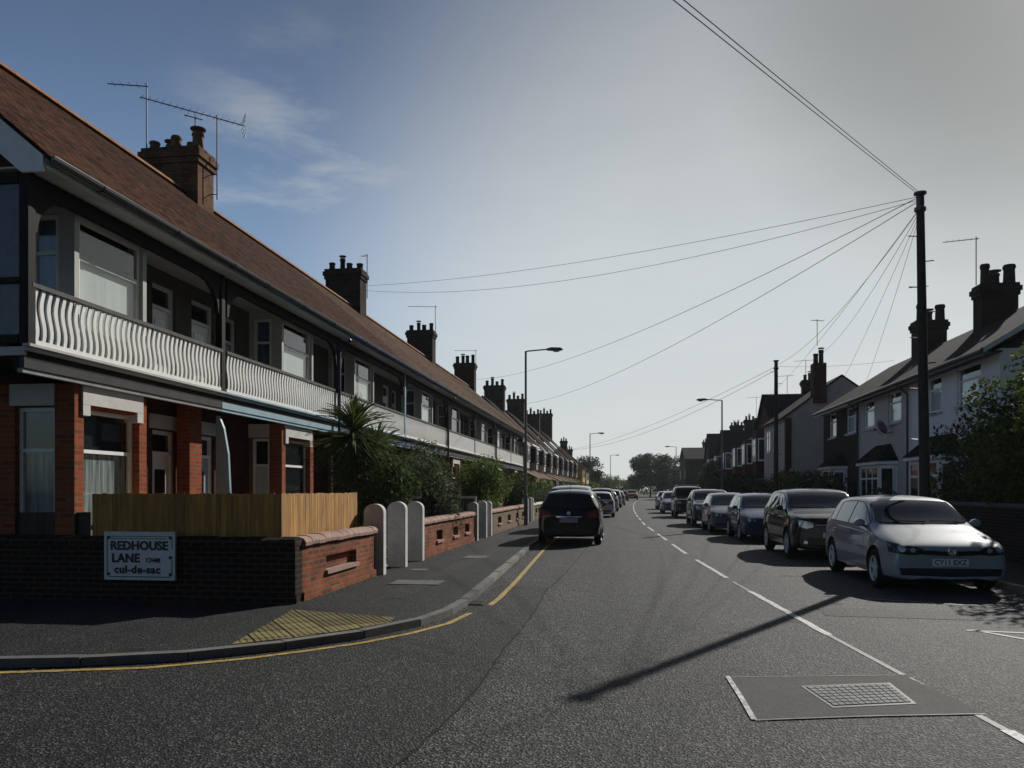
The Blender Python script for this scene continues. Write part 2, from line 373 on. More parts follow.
# ------------------------------------------------------------------ wall helpers
def xo(y):                       # the street bends gently to the right in the distance
    return .0003 * max(0, min(y, 115) - 50) ** 2 + .039 * max(0, min(y, 130) - 115) - .0016 * max(0, y - 132) ** 2
def P(mb, name, m, parent, loc, **k):
    l = Vector(loc); mb.v = [tuple(Vector(p) - l) for p in mb.v]
    return mb.build(name, m, parent, **k)
def wpt(W, a, z, d):
    ax, pos, s = W
    return (pos + s * d, a, z) if ax == 'y' else (a, pos + s * d, z)
def wbox(mb, W, a0, a1, z0, z1, d0, d1, mi=0):
    p = wpt(W, a0, z0, d0); q = wpt(W, a1, z1, d1)
    mb.box(min(p[0], q[0]), max(p[0], q[0]), min(p[1], q[1]), max(p[1], q[1]), min(p[2], q[2]), max(p[2], q[2]), mi)
def wallpanel(mb, W, a0, a1, z0, z1, t=.25, ops=()):
    A = sorted({a0, a1, *[o[0] for o in ops], *[o[1] for o in ops]}); Z = sorted({z0, z1, *[o[2] for o in ops], *[o[3] for o in ops]})
    for i in range(len(A) - 1):
        for j in range(len(Z) - 1):
            am, zm = (A[i] + A[i+1]) / 2, (Z[j] + Z[j+1]) / 2
            if any(o[0] < am < o[1] and o[2] < zm < o[3] for o in ops): continue
            mb.face([wpt(W, A[i], Z[j], 0), wpt(W, A[i+1], Z[j], 0), wpt(W, A[i+1], Z[j+1], 0), wpt(W, A[i], Z[j+1], 0)])
            mb.face([wpt(W, A[i], Z[j], -t), wpt(W, A[i+1], Z[j], -t), wpt(W, A[i+1], Z[j+1], -t), wpt(W, A[i], Z[j+1], -t)])
    for (b0, b1, c0, c1) in list(ops) + [(a0, a1, z0, z1)]:
        for q in (((b0, c0), (b1, c0)), ((b1, c0), (b1, c1)), ((b1, c1), (b0, c1)), ((b0, c1), (b0, c0))):
            (pa, pz), (qa, qz) = q
            mb.face([wpt(W, pa, pz, 0), wpt(W, qa, qz, 0), wpt(W, qa, qz, -t), wpt(W, pa, pz, -t)])
def window(root, loc, W, a0, a1, z0, z1, inset=.1, kind='dark', transom=.3, mull=0, fm='white', fw=.06, parent=None, sill=None, label=None):
    par = parent or root; d = -inset
    fr = MB()
    for b in ((a0, a0 + fw, z0, z1), (a1 - fw, a1, z0, z1), (a0 + fw, a1 - fw, z0, z0 + fw), (a0 + fw, a1 - fw, z1 - fw, z1)):
        wbox(fr, W, *b, d - .06, d)
    zt = z1 - (z1 - z0) * transom
    if transom: wbox(fr, W, a0 + fw, a1 - fw, zt - fw * .45, zt + fw * .45, d - .055, d - .004)
    for k in range(mull):
        am = a0 + (a1 - a0) * (k + 1) / (mull + 1)
        wbox(fr, W, am - fw * .45, am + fw * .45, z0 + fw, z1 - fw, d - .05, d - .008)
    f = P(fr, 'window', M[fm], par, loc)
    if label: f['label'] = label
    zs = [(z0 + fw, z1 - fw)] if not transom or kind != 'half' else [(z0 + fw, zt), (zt, z1 - fw)]
    pn = MB(); wbox(pn, W, a0 + fw, a1 - fw, z0 + fw, z1 - fw, d - .034, d - .028)
    P(pn, 'pane', M['glass' if kind != 'dark' else 'darkpane'], f, loc)
    if kind != 'dark':
        rm = MB()
        wbox(rm, W, a0 + .01, a1 - .01, z0 + .01, z1 - .01, d - .20, d - .19)
        P(rm, 'dark_room', M['room'], f, loc)
        zc = zt if kind in ('half', 'halfnet') else z1 - fw
        cu = MB(); wbox(cu, W, a0 + fw * .7, a1 - fw * .7, z0 + fw * .7, zc, d - .085, d - .08)
        P(cu, 'blind' if kind in ('half', 'blind') else 'curtain', M[{'half': 'blind', 'blind': 'blind', 'net': 'net', 'halfnet': 'net', 'blue': 'bluecurtain'}[kind]], f, loc)
    if sill:
        sm = MB(); wbox(sm, W, a0 - .07, a1 + .07, z0 - .09, z0 - .002, -inset * .9, .06)
        P(sm, 'sill', M[sill], f, loc)
    return f
def door(root, loc, W, a0, a1, z0, z1, m='door_white', light=True, fm='white', arch=False):
    fr = MB(); fw = .07; zt = z1 - .42 if light else z1 - fw
    for b in ((a0, a0 + fw, z0, z1), (a1 - fw, a1, z0, z1), (a0 + fw, a1 - fw, z1 - fw, z1)): wbox(fr, W, *b, -.16, -.06)
    if light: wbox(fr, W, a0 + fw, a1 - fw, zt - .03, zt + .03, -.16, -.06)
    f = P(fr, 'door_frame', M[fm], root, loc)
    dl = MB(); wbox(dl, W, a0 + fw, a1 - fw, z0, zt - .03, -.14, -.1)
    w = a1 - a0
    for (b0, b1, c0, c1) in ((.2, .46, .08, .38), (.54, .8, .08, .38)):
        wbox(dl, W, a0 + w * b0, a0 + w * b1, z0 + (zt - z0) * c0, z0 + (zt - z0) * c1, -.1, -.088)
    dd = P(dl, 'door', M[m], root, loc)
    g = MB(); wbox(g, W, a0 + w * .28, a0 + w * .72, z0 + (zt - z0) * .5, z0 + (zt - z0) * .86, -.1, -.092)
    P(g, 'pane', M['darkpane'], dd, loc)
    h = MB(); h.tube([wpt(W, a0 + w * .16, z0 + .95, -.06), wpt(W, a0 + w * .16, z0 + 1.1, -.06)], .015, 6); P(h, 'handle', M['chrome'], dd, loc)
    if light:
        g = MB(); wbox(g, W, a0 + fw, a1 - fw, zt + .03, z1 - fw, -.125, -.118); P(g, 'fanlight', M['darkpane'], f, loc)
    bk = MB(); wbox(bk, W, a0, a1, z0, z1, -.21, -.2); P(bk, 'dark_hall', M['room'], f, loc)

def chimney(root, loc, x0, x1, y0, y1, zb, zt, pots, m='chimbrick', pm='pot', cor=True):
    mb = MB(); mb.box(x0, x1, y0, y1, zb, zt - .45 if cor else zt)
    if cor:
        mb.box(x0 - .05, x1 + .05, y0 - .05, y1 + .05, zt - .447, zt - .30)
        mb.box(x0 - .1, x1 + .1, y0 - .1, y1 + .1, zt - .297, zt - .12)
        mb.box(x0 - .04, x1 + .04, y0 - .04, y1 + .04, zt - .117, zt)
    c = P(mb, 'chimney', M[m], root, loc)
    for k, (h, r) in enumerate(pots):
        p = MB(); x = x0 + (x1 - x0) * (k + .5) / len(pots); y = (y0 + y1) / 2 + (.12 if k % 2 else -.12)
        p.lathe([(r * 1.05, 0), (r * .92, .06), (r * .84, h * .75), (r * .98, h * .8), (r * .98, h * .93), (r * .86, h), (r * .66, h), (r * .6, h - .1), (.0, h - .1)], (x, y, zt), 12)
        if k % 3 == 1:
            p.lathe([(.0, h + .16), (r * 1.25, h + .11), (r * 1.2, h + .08), (.0, h + .1)], (x, y, zt), 12)
            for s in (-1, 1): p.tube([(x + s * r * .7, y, zt + h - .02), (x + s * r * .7, y, zt + h + .1)], .012, 5)
        P(p, 'chimney_pot', M[pm], c, loc, smooth=True)
    fl = MB(); fl.box(x0 - .03, x1 + .03, y0 - .03, y1 + .03, zb + .0, zb + .02)
    return c

# ------------------------------------------------------------------ veranda terrace (left)
XR, XB, XE, XG, ZG, XK, ZK = -8.5, -7.7, -7.5, -7.15, 5.84, -11.8, 9.72
SL = (ZK - ZG) / (XG - XK)
def veranda_house(label, y0, y1, party_hi, fascia, board, guttermat, rail='wavy', bay=(3.05, 4.95), first=False, detail=True,
                  chim=None, tile='roof', upper=('blue', 'half'), lower=('net', 'net'), postm='timber', pipe=None, doorm='door_white'):
    p = y1 if party_hi else y0; s = -1 if party_hi else 1
    Y = lambda a, b: tuple(sorted((p + s * a, p + s * b)))
    ox = xo((y0 + y1) / 2)
    loc = (XR + ox, (y0 + y1) / 2, 0)
    root = thing('terraced_house', label, 'house', loc, 0, 'houses of the veranda terrace on the left')
    Lc = (XR, (y0 + y1) / 2, 0)
    ya = 10.45 if first else y0
    WR = ('y', XR, 1); WB = ('y', XB, 1)
    d0, d1 = Y(.02, .8) if first else Y(.55, 1.45); u0, u1 = Y(1.0, 1.8) if first else Y(1.7, 2.5); b0, b1 = Y(*bay)
    # --- wall
    w = MB()
    wallpanel(w, WR, ya + (.5 if first else 0), y1, .08, 3.35, .25, [(d0, d1, .12, 2.72)])
    uw = MB(); wallpanel(uw, WR, ya, y1, 3.352, 5.7, .25, [(d0, d1, 3.46, 5.45), (u0, u1, 4.2, 5.4)]); P(uw, 'upper_wall', M['shadyrender'], root, Lc)
    if first:
        WE = ('x', ya, -1)
        wallpanel(w, WE, -16.2, -8.902, .08, 3.125, .25); wallpanel(w, WE, -16.2, XR - .002, 3.127, 5.7, .25, [(-12.2, -11.2, 3.5, 5.4)])
        w.prism([(XG - .6, ya + .02, 5.7), (XK, ya + .02, ZK - .42), (-16.2, ya + .02, 5.7)], (0, .2, 0))
    else:
        w.box(-16.2, XR - .3, y0 + .01, y0 + .2, .08, 5.7)
    w.box(-16.2, -16, ya + .26, y1, .08, 5.7)
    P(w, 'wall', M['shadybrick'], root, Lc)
    # party pier between the doors
    q0, q1 = Y(0, .22); pr = MB(); pr.box(-8.36, -8.1, q0, q1, .08, 3.28); P(pr, 'party_pier', M['redbrick'], root, Lc)
    # --- ground floor bay
    by = MB()
    wallpanel(by, WB, b0, b1, .08, 3.12, .3, [(b0 + .2, b1 - .2, .72, 2.8)])
    opa = (-8.64, -8.01, .72, 2.8) if first else (XR + .05, XB - .305, .72, 2.8)
    for yy, sg in ((b0, -1), (b1, 1)):
        wallpanel(by, ('x', yy, sg), -8.9 if first and sg < 0 else XR + .003, XB - .302, .08, 3.12, .22, [opa] if sg < 0 else [])
    P(by, 'bay', M['redbrick'], root, Lc)
    li = MB()
    wbox(li, WB, b0 + .14, b1 - .14, 2.84, 3.14, -.28, .035)
    for yy in (b0 + .14, b1 - .30): wbox(li, WB, yy, yy + .16, 2.68, 2.837, -.2, .035)
    wbox(li, ('x', b0, -1), opa[0] - .06, XB - .3, 2.81, 3.12, -.2, .03)
    P(li, 'lintel', M['stone'], root, Lc)
    window(root, Lc, WB, b0 + .21, b1 - .21, .73, 2.79, .12, lower[1], .3, 0, sill='stone')
    window(root, Lc, ('x', b0, -1), opa[0] + .01, opa[1] - .01, .73, 2.79, .08, lower[0], .3, 0, sill='stone')
    # --- upper bay
    ub = MB()
    wallpanel(ub, WB, b0, b1, 3.44, 5.7, .2, [(b0 + .1, b1 - .1, 3.6, 5.56)])
    for yy, sg in ((b0, -1), (b1, 1)):
        wallpanel(ub, ('x', yy, sg), XR + .003, XB - .202, 3.44, 5.7, .15, [(XR + .1, XB - .25, 3.6, 5.56)])
    P(ub, 'upper_bay', M['soffit'], root, Lc)
    window(root, Lc, WB, b0 + .11, b1 - .11, 3.61, 5.55, .05, upper[1], .3, 0, 'white', .07)
    window(root, Lc, ('x', b0, -1), XR + .11, XB - .26, 3.61, 5.55, .04, upper[0], .28, 0, 'white', .06)
    # --- doors and upper windows in the recess
    door(root, Lc, WR, d0 + .01, d1 - .01, .13, 2.71, doorm)
    door(root, Lc, WR, d0 + .01, d1 - .01, 3.47, 5.44, 'door_white')
    window(root, Lc, WR, u0 + .01, u1 - .01, 4.21, 5.39, .08, 'half', .45, 0)
    li = MB(); wbox(li, WR, d0 - .12, d1 + .12, 2.74, 3.0, -.1, .03); P(li, 'door_lintel', M['stone'], root, Lc)
    # --- balcony
    v0 = 9.3 if first else y0
    dk = MB(); dk.box(XR + .004, XE - .06, v0 + .05 if first else v0, y1, 3.29, 3.40)
    if first: dk.box(-13.5, XR + .0, v0 + .05, ya - .004, 3.29, 3.40)
    dk.box(XB - .05, XB + .04, v0 + .06, y1, 3.14, 3.288)
    bal = P(dk, 'balcony', M['timber'], root, Lc)
    mo = MB()
    mo.box(XE - .058, XE, v0, y1 - .012, 3.39, 3.44); mo.box(XE - .058, XE + .05, v0 - .03, y1 - .012, 3.44, 3.475)
    if first: mo.box(-13.5, XE - .06, v0, v0 + .048, 3.33, 3.44)
    P(mo, 'fascia_moulding', M['soffit' if fascia == 'soffit' else fascia], bal, Lc)
    bo = MB(); bo.box(XE - .13, XE - .062, v0 + .01, y1 - .012, 3.17, 3.387); P(bo, 'fascia_board', M[board], bal, Lc)
    st = MB(); st.box(XE - .16, XE - .085, v0 + .01, y1 - .012, 3.11, 3.167); P(st, 'drip_strip', M['greypaint' if fascia == 'soffit' else fascia], bal, Lc)
    bl = MB(); n = int((y1 - v0) / .137); z0, z1 = 3.55, 4.22
    for k in range(n):
        y = v0 + .1 + (y1 - v0 - .2) * (k + .5) / n
        if rail == 'wavy':
            L, Rr = [], []
            for i in range(9):
                t = i / 8; o = .032 * math.sin(t * 2 * math.pi * 1.05 + .4)
                hw = .029 + .007 * math.sin(t * math.pi); L.append((XE - .045, y - hw + o, z0 + (z1 - z0) * t)); Rr.append((XE - .045, y + hw + o, z0 + (z1 - z0) * t))
            for i in range(8):
                for dx in (0, .024):
                    A = [(a[0] + dx, a[1], a[2]) for a in (L[i], Rr[i], Rr[i+1], L[i+1])]
                    bl.face(A if dx else A[::-1])
                bl.face([L[i], L[i+1], (L[i+1][0] + .024, *L[i+1][1:]), (L[i][0] + .024, *L[i][1:])])
                bl.face([Rr[i+1], Rr[i], (Rr[i][0] + .024, *Rr[i][1:]), (Rr[i+1][0] + .024, *Rr[i+1][1:])])
        else:
            bl.box(XE - .045, XE - .021, y - .043, y + .043, z0, z1)
    bl.box(XE - .055, XE - .008, v0 + .08, y1 - .08, 3.475, 3.548)
    P(bl, 'balustrade', M['baluster'], bal, Lc)
    rl = MB(); rl.box(XE - .07, XE + .005, v0 + .08, y1 - .08, 4.222, 4.28)
    P(rl, 'handrail', M['rail'], bal, Lc)
    # posts, beam with curved brackets
    for yy in ([v0 + .07] if first else []) + [y1 - .06]:
        po = MB(); po.box(XE - .13, XE - .0, yy - .065, yy + .065, 3.48, 5.69); P(po, 'veranda_post', M[postm], root, Lc)
    be = MB(); be.box(XE - .12, XE - .02, v0 + .14, y1 - .13, 5.5, 5.69)
    for ye, sg in ((v0 + .14, 1), (y1 - .13, -1)):
        pts = [(XE - .11, ye, 5.5), (XE - .11, ye, 4.95)] + [(XE - .11, ye + sg * (.06 + .64 * (1 - math.cos(t * math.pi / 2))), 4.95 + .55 * math.sin(t * math.pi / 2)) for t in (0, .25, .5, .75, 1)]
        be.prism(pts, (.08, 0, 0))
    P(be, 'veranda_beam', M['timber'], root, Lc)
    if first:
        sc_ = MB(); WS = ('x', v0 + .02, -1)
        for a0_, a1_, c0, c1 in ((-8.9, -7.66, 3.5, 3.6), (-8.9, -7.66, 4.26, 4.34), (-8.9, -7.66, 5.55, 5.68), (-8.9, -8.8, 3.6, 5.55)): wbox(sc_, WS, a0_, a1_, c0, c1, -.06, 0)
        sn = P(sc_, 'end_screen', M['timber'], root, Lc)
        g = MB(); wbox(g, WS, -8.8, -7.66, 3.6, 4.26, -.04, -.03); wbox(g, WS, -8.8, -7.66, 4.34, 5.55, -.04, -.03); P(g, 'screen_glass', M['frosted'], sn, Lc)
    # --- roof
    r0 = 9.2 if first else y0
    th = .07
    rf = MB()
    ex = XG + .05; ez = ZG - .05 * SL
    rf.prism([(ex, r0, ez), (XK, r0, ZK), (XK, r0, ZK - th * 1.4), (ex, r0, ez - th)], (0, y1 - r0, 0))
    bx = 2 * XK - XG
    rf.prism([(XK, r0, ZK), (bx, r0, ZG), (bx, r0, ZG - th), (XK, r0, ZK - th * 1.4)], (0, y1 - r0, 0))
    roof = P(rf, 'roof', M[tile], root, Lc)
    rd = MB(); k = 0; y = r0
    while y < y1 - .01:
        e = min(y + .45, y1); rd.prism([(XK - .13, y + .012, ZK - .02), (XK - .08, y + .012, ZK + .07), (XK + .08, y + .012, ZK + .07), (XK + .13, y + .012, ZK - .02)], (0, e - y - .012, 0)); y = e
    P(rd, 'ridge', M['ridge'], roof, Lc)
    sf = MB(); sf.box(XR + .0, XG - .06, r0 + .06 if first else r0, y1, 5.705, 5.73)
    if first: sf.box(-16, XR - .002, r0 + .06, ya - .003, 5.705, 5.73)
    P(sf, 'soffit', M['soffit'], root, Lc)
    fa = MB(); fa.box(XG - .058, XG - .03, r0 + .02, y1 - .012, 5.67, 5.80)
    P(fa, 'eaves_fascia', M[board if board != 'greyboard' else 'soffit'], root, Lc)
    gu = MB(); gp = [(XG + .02 + .075 * math.cos(a), 0, 5.80 + .075 * math.sin(a)) for a in [math.pi * (1 + i / 8) for i in range(9)]]
    gu.prism([(q[0], r0, q[2]) for q in gp], (0, y1 - r0 - .012, 0))
    gu.box(XG - .06, XG + .1, r0 + .01, y1 - .014, 5.803, 5.812)
    gt = P(gu, 'gutter', M[guttermat], root, Lc)
    if detail:
        cl = MB(); yy = r0 + 1
        while yy < y1:
            cl.prism([(XG + .02 + .086 * math.cos(a), yy, 5.80 + .086 * math.sin(a)) for a in [math.pi * (1 + i / 8) for i in range(9)]], (0, .07, 0)); yy += 1.9
        P(cl, 'gutter_joint', M['gutter'], gt, Lc)
    if first:
        vb = MB(); vb.prism([(XG - .35, r0 - .02, 5.62), (XG - .05, r0 - .02, 5.62), (XG - .05, r0 - .02, ZG - .02), (XK, r0 - .02, ZK - .08), (XK, r0 - .02, ZK - .45)], (0, .035, 0))
        vb.prism([(XK, r0 - .02, ZK - .36), (XK, r0 - .02, ZK - .08), (bx, r0 - .02, ZG - .02), (bx, r0 - .02, 5.6)], (0, .035, 0))
        P(vb, 'bargeboard', M['white'], root, Lc)
    if pipe:
        dp = MB(); yy = y1 - .2
        dp.tube([(XG + .02, yy, 5.76), (XG + .02, yy, 5.62), (XE + .05, yy, 5.3), (XE + .05, yy, .3)], .045, 10)
        P(dp, 'downpipe', M[pipe], root, Lc, smooth=True)
    if chim: chimney(root, Lc, -12.95, -11.35, y1 - .45, y1 + .4, 8.6, 10.95 + chim[0], chim[1], chim[2], chim[3])
    root.location = loc
    return root
HOUSES = [
 ('red brick end house with a wrap-round veranda, nearest on the left', 9.3, 14.45, True, 'soffit', 'greyboard', 'gutter', 'wavy', None, ('blue', 'half'), ('halfnet', 'halfnet'), 'timber', None, 'door_white'),
 ('veranda house with a pale blue balcony fascia behind the larch fence', 14.45, 20.8, False, 'paleblue', 'paleblue', 'gutter', 'wavy', (0, [(.3, .15), (.3, .13), (.42, .15), (.32, .14), (.48, .17)], 'chimbrick', 'pot'), ('blue', 'half'), ('half', 'dark'), 'timber', 'deepblue', 'door_blue'),
 ('veranda house with a deep blue gutter behind the spiky palm', 20.8, 27.5, True, 'paleblue', 'deepblue', 'deepblue', 'wavy', None, ('dark', 'half'), ('dark', 'halfnet'), 'paleblue', None, 'door_white'),
 ('veranda house with a deep blue fascia behind the loose grey shrub', 27.5, 34.5, False, 'soffit', 'deepblue', 'deepblue', 'wavy', (.45, [(.35, .15), (.6, .13), (.3, .15), (.34, .16)], 'chimdark', 'pot_dark'), ('blue', 'half'), ('dark', 'halfnet'), 'timber', 'gutter', 'door_blue'),
 ('veranda house with a plain slatted balcony behind the rounded dark green bush', 34.5, 41.2, True, 'soffit', 'greyboard', 'gutter', 'slat', None, ('net', 'dark'), ('dark', 'dark'), 'timber', None, 'door_white'),
 ('veranda house with a slatted balcony, directly left of the street lamp post', 41.2, 48.2, False, 'soffit', 'greyboard', 'gutter', 'slat', (.45, [(.35, .15), (.55, .13), (.36, .15), (.5, .14)], 'chimdark', 'pot_dark'), ('dark', 'dark'), ('dark', 'dark'), 'soffit', 'gutter', 'door_white'),
 ('veranda house seen just behind the tall street lamp post on the left', 48.2, 55.1, True, 'soffit', 'greyboard', 'gutter', 'slat', None, ('dark', 'half'), ('dark', 'dark'), 'soffit', None, 'door_white'),
 ('last veranda house of the terrace, beside the first of the pale tiled canopies', 55.1, 62.2, False, 'soffit', 'greyboard', 'gutter', 'slat', (.65, [(.55, .16), (.65, .15), (.6, .16), (.7, .15)], 'chimdark', 'pot_dark'), ('dark', 'dark'), ('dark', 'dark'), 'soffit', 'gutter', 'door_white'),
]
for i, h in enumerate(HOUSES):
    lab, y0, y1, hi, fas, brd, gut, rail, ch, up, lo, pm, pipe, dm = h
    veranda_house(lab, y0, y1, hi, fas, brd, gut, rail, (2.25, 4.0) if i == 0 else (3.05, 4.95), i == 0, i < 4, ch, 'roof' if i < 3 else 'roof_pale', up, lo, pm, pipe, dm)

# pale blue curved screen standing on the boundary of the first two houses
sb = MB(); Yb = 14.62
pts = [(-7.78, Yb, .1), (-7.58, Yb, .1), (-7.51, Yb, .8), (-7.49, Yb, 1.5), (-7.53, Yb, 2.3), (-7.62, Yb, 2.8), (-7.72, Yb, 3.04), (-7.78, Yb, 3.04)]
sb.prism(pts, (0, .07, 0))
t = tag(sb.build('curved_screen', M['paleblue'], origin=(-7.8, Yb, .1)), 'pale blue curved screen standing upright between the first two veranda houses', 'screen')

# ------------------------------------------------------------------ bay fronted terrace further down (left)
BAYL = ['with the nearest pale canopy, just past the last balcony', 'with the second pale canopy past the balconies', 'with the third pale canopy past the balconies',
        'fourth past the balconies, between the pale canopies', 'fifth past the balconies, above the dark parked car', 'sixth past the balconies, beneath a dark chimney',
        'seventh past the balconies, far down the street', 'eighth past the balconies, far down the street', 'last of its row, next to the ochre house']
for i in range(9):
    y0 = 62.2 + 6.4 * i; y1 = y0 + 6.4; ym = (y0 + y1) / 2; ox = xo(ym); Lc = (-8.3, ym, 0)
    root = thing('bay_fronted_house', 'grey bay fronted house ' + BAYL[i], 'house', (-8.3 + ox, ym, 0), 0, 'bay fronted houses on the left')
    w = MB(); w.box(-16.2, -8.3, y0, y1, .08, 5.6); P(w, 'wall', M['redbrick' if i % 3 else 'render_grey'], root, Lc)
    r = MB(); zk = 9.7 + .15 * (i % 2)
    r.prism([(-7.75, y0, 5.62), (-12, y0, zk), (-12, y0, zk - .12), (-7.75, y0, 5.52)], (0, 6.39, 0)); r.prism([(-12, y0, zk), (-16.4, y0, 5.62), (-16.4, y0, 5.52), (-12, y0, zk - .12)], (0, 6.39, 0))
    rr = P(r, 'roof', M['slate' if i % 2 else 'roof_pale'], root, Lc)
    g = MB(); g.box(-7.78, -7.62, y0, y1 - .02, 5.46, 5.6); P(g, 'gutter', M['white' if i % 3 == 1 else 'gutter'], root, Lc)
    b = MB(); b.prism([(-8.29, ym - 1.3, 3.4), (-7.55, ym - .8, 3.4), (-7.55, ym + .8, 3.4), (-8.29, ym + 1.3, 3.4)], (0, 0, 2.05)); P(b, 'bay', M['greypaint' if i % 2 else 'soffit'], root, Lc)
    window(root, Lc, ('y', -7.55, 1), ym - .72, ym + .72, 3.95, 5.3, -.07, 'dark', .3, 1)
    s_ = MB(); 
    for sg in (-1, 1):
        a = Vector((-7.57, ym + sg * .86, 0)); e = Vector((-8.2, ym + sg * 1.28, 0)); n = Vector((-(e - a).y, (e - a).x, 0)).normalized() * (-sg * -.02)
        for q0, q1 in ((.12, .88),):
            p0 = a.lerp(e, q0); p1 = a.lerp(e, q1); o = Vector((.012, sg * .02, 0))
            s_.face([p0 + o + Vector((0, 0, 4.0)), p1 + o + Vector((0, 0, 4.0)), p1 + o + Vector((0, 0, 5.25)), p0 + o + Vector((0, 0, 5.25))])
    P(s_, 'side_pane', M['darkpane'], root, Lc)
    c = MB(); c.prism([(-8.28, y0 + .05, 3.42), (-6.5, y0 + .05, 2.62), (-6.5, y0 + .05, 2.54), (-8.28, y0 + .05, 3.3)], (0, 6.25 if i != 2 else 4.2, 0)); P(c, 'canopy', M['canopy'], root, Lc)
    for yy in (y0 + .2, y1 - .3):
        po = MB(); po.box(-6.68, -6.56, yy, yy + .12, .1, 2.6); P(po, 'canopy_post', M['white'], root, Lc)
    window(root, Lc, ('y', -8.3, 1), ym - 1.6, ym + .2, .9, 2.4, -.07, 'dark', .3, 2)
    d = MB(); d.box(-8.3, -8.24, ym + .9, ym + 1.8, .12, 2.3); P(d, 'door', M['deepblue' if i == 0 else 'door_white'], root, Lc)
    if i in (2, 4, 6, 8):
        cy, ct = {2: (77, 11.75), 4: (91, 12.0), 6: (105, 11.6), 8: (119, 13.0)}[i]
        chimney(root, Lc, -13.3, -11.35, cy - .5, cy + .4, 8.8, ct, [(.5, .17), (.75, .16), (.4, .17), (.65, .16)], 'chimdark', 'pot_dark')
def plain_house(name, label, xf, x1, y0, y1, ze, zk, wall, roofm, side, group, wins=(), chim=True, gable_front=False, bay=False, flank=None):
    """a small far house: side = +1 faces right, -1 faces left"""
    ym = (y0 + y1) / 2; Lc = (xf, ym, 0)
    root = thing(name, label, 'house', (xf + xo(ym), ym, 0), 0, group)
    xa, xb = min(xf, x1), max(xf, x1); xm = (xa + xb) / 2
    w = MB(); w.box(xa, xb, y0, y1, .08, ze)
    r = MB(); o = .25
    if gable_front:
        w.prism([(xf, y0, ze), (xf, ym, zk - .1), (xf, y1, ze)], (x1 - xf, 0, 0))
        for ya, yb in ((y0 - o, ym), (y1 + o, ym)):
            zq = ze - o * (zk - ze) / (ym - y0)
            r.prism([(xf - side * -.2, ya, zq), (xf - side * -.2, yb, zk), (xf - side * -.2, yb, zk - .12), (xf - side * -.2, ya, zq - .12)], (x1 - xf - side * .2, 0, 0))
    else:
        for yy in (y0, y1 - .2): w.prism([(xa, yy, ze), (xm, yy, zk - .12), (xb, yy, ze)], (0, .2, 0))
        zq = ze - o * (zk - ze) / (xm - xa)
        r.prism([(xa - o, y0 - .08, zq), (xm, y0 - .08, zk), (xm, y0 - .08, zk - .1), (xa - o, y0 - .08, zq - .1)], (0, y1 - y0 + .06, 0))
        r.prism([(xm, y0 - .08, zk), (xb + o, y0 - .08, zq), (xb + o, y0 - .08, zq - .1), (xm, y0 - .08, zk - .1)], (0, y1 - y0 + .06, 0))
    P(w, 'wall', M[wall], root, Lc); rr = P(r, 'roof', M[roofm], root, Lc)
    W = ('y', xf, side)
    if bay:
        b = MB(); d = .7
        b.prism([(xf, ym - 1.4, .1), (xf + side * d, ym - .85, .1), (xf + side * d, ym + .85, .1), (xf, ym + 1.4, .1)], (0, 0, ze - .3)); P(b, 'bay', M['shadybrick'], root, Lc)
        for z0, z1 in ((.9, 2.4), (3.6, 5.2)):
            window(root, Lc, ('y', xf + side * d, side), ym - .78, ym + .78, z0, z1, -.07, 'dark', .3, 1)
            s_ = MB(); a = (xf + side * d, ym - .85); e = (xf, ym - 1.4)
            q0 = (a[0] + (e[0] - a[0]) * .12, a[1] + (e[1] - a[1]) * .12 - .03); q1 = (a[0] + (e[0] - a[0]) * .88, a[1] + (e[1] - a[1]) * .88 - .03)
            s_.prism([(*q0, z0), (*q1, z0), (*q1, z1), (*q0, z1)], (0, -.03, 0)); f = P(s_, 'side_window', M['white'], root, Lc)
            s_ = MB(); m0 = [(q0[0] * .9 + q1[0] * .1, q0[1] * .9 + q1[1] * .1 - .035), (q0[0] * .1 + q1[0] * .9, q0[1] * .1 + q1[1] * .9 - .035)]
            s_.face([(*m0[0], z0 + .1), (*m0[1], z0 + .1), (*m0[1], z1 - .1), (*m0[0], z1 - .1)]); P(s_, 'pane', M['darkpane'], f, Lc)
    for a0, a1, z0, z1 in wins:
        window(root, Lc, W, a0, a1, z0, z1, -.07, 'dark', .3, 1, sill='white')
    if chim: chimney(root, Lc, xm - .55, xm + .55, y1 - .75, y1 - .05, zk - .5, zk + 1.3, [(.4, .13), (.55, .12), (.4, .13)], 'chimdark', 'pot_dark')
    return root
plain_house('rendered_house', 'ochre rendered gabled house at the far end of the left row', -7.2, -14, 120.2, 129, 5.2, 8.2, 'ochre', 'slate', 1, None, [(121.5, 123, 3.4, 4.8), (125.5, 127, 3.4, 4.8)])
plain_house('rendered_house', 'cream house beyond the ochre one at the far end of the left row', -7.2, -14, 129.5, 140, 4.9, 7.4, 'render_cream', 'slate', 1, None, [(131, 133, 3.2, 4.6), (135.5, 137.5, 3.2, 4.6)])

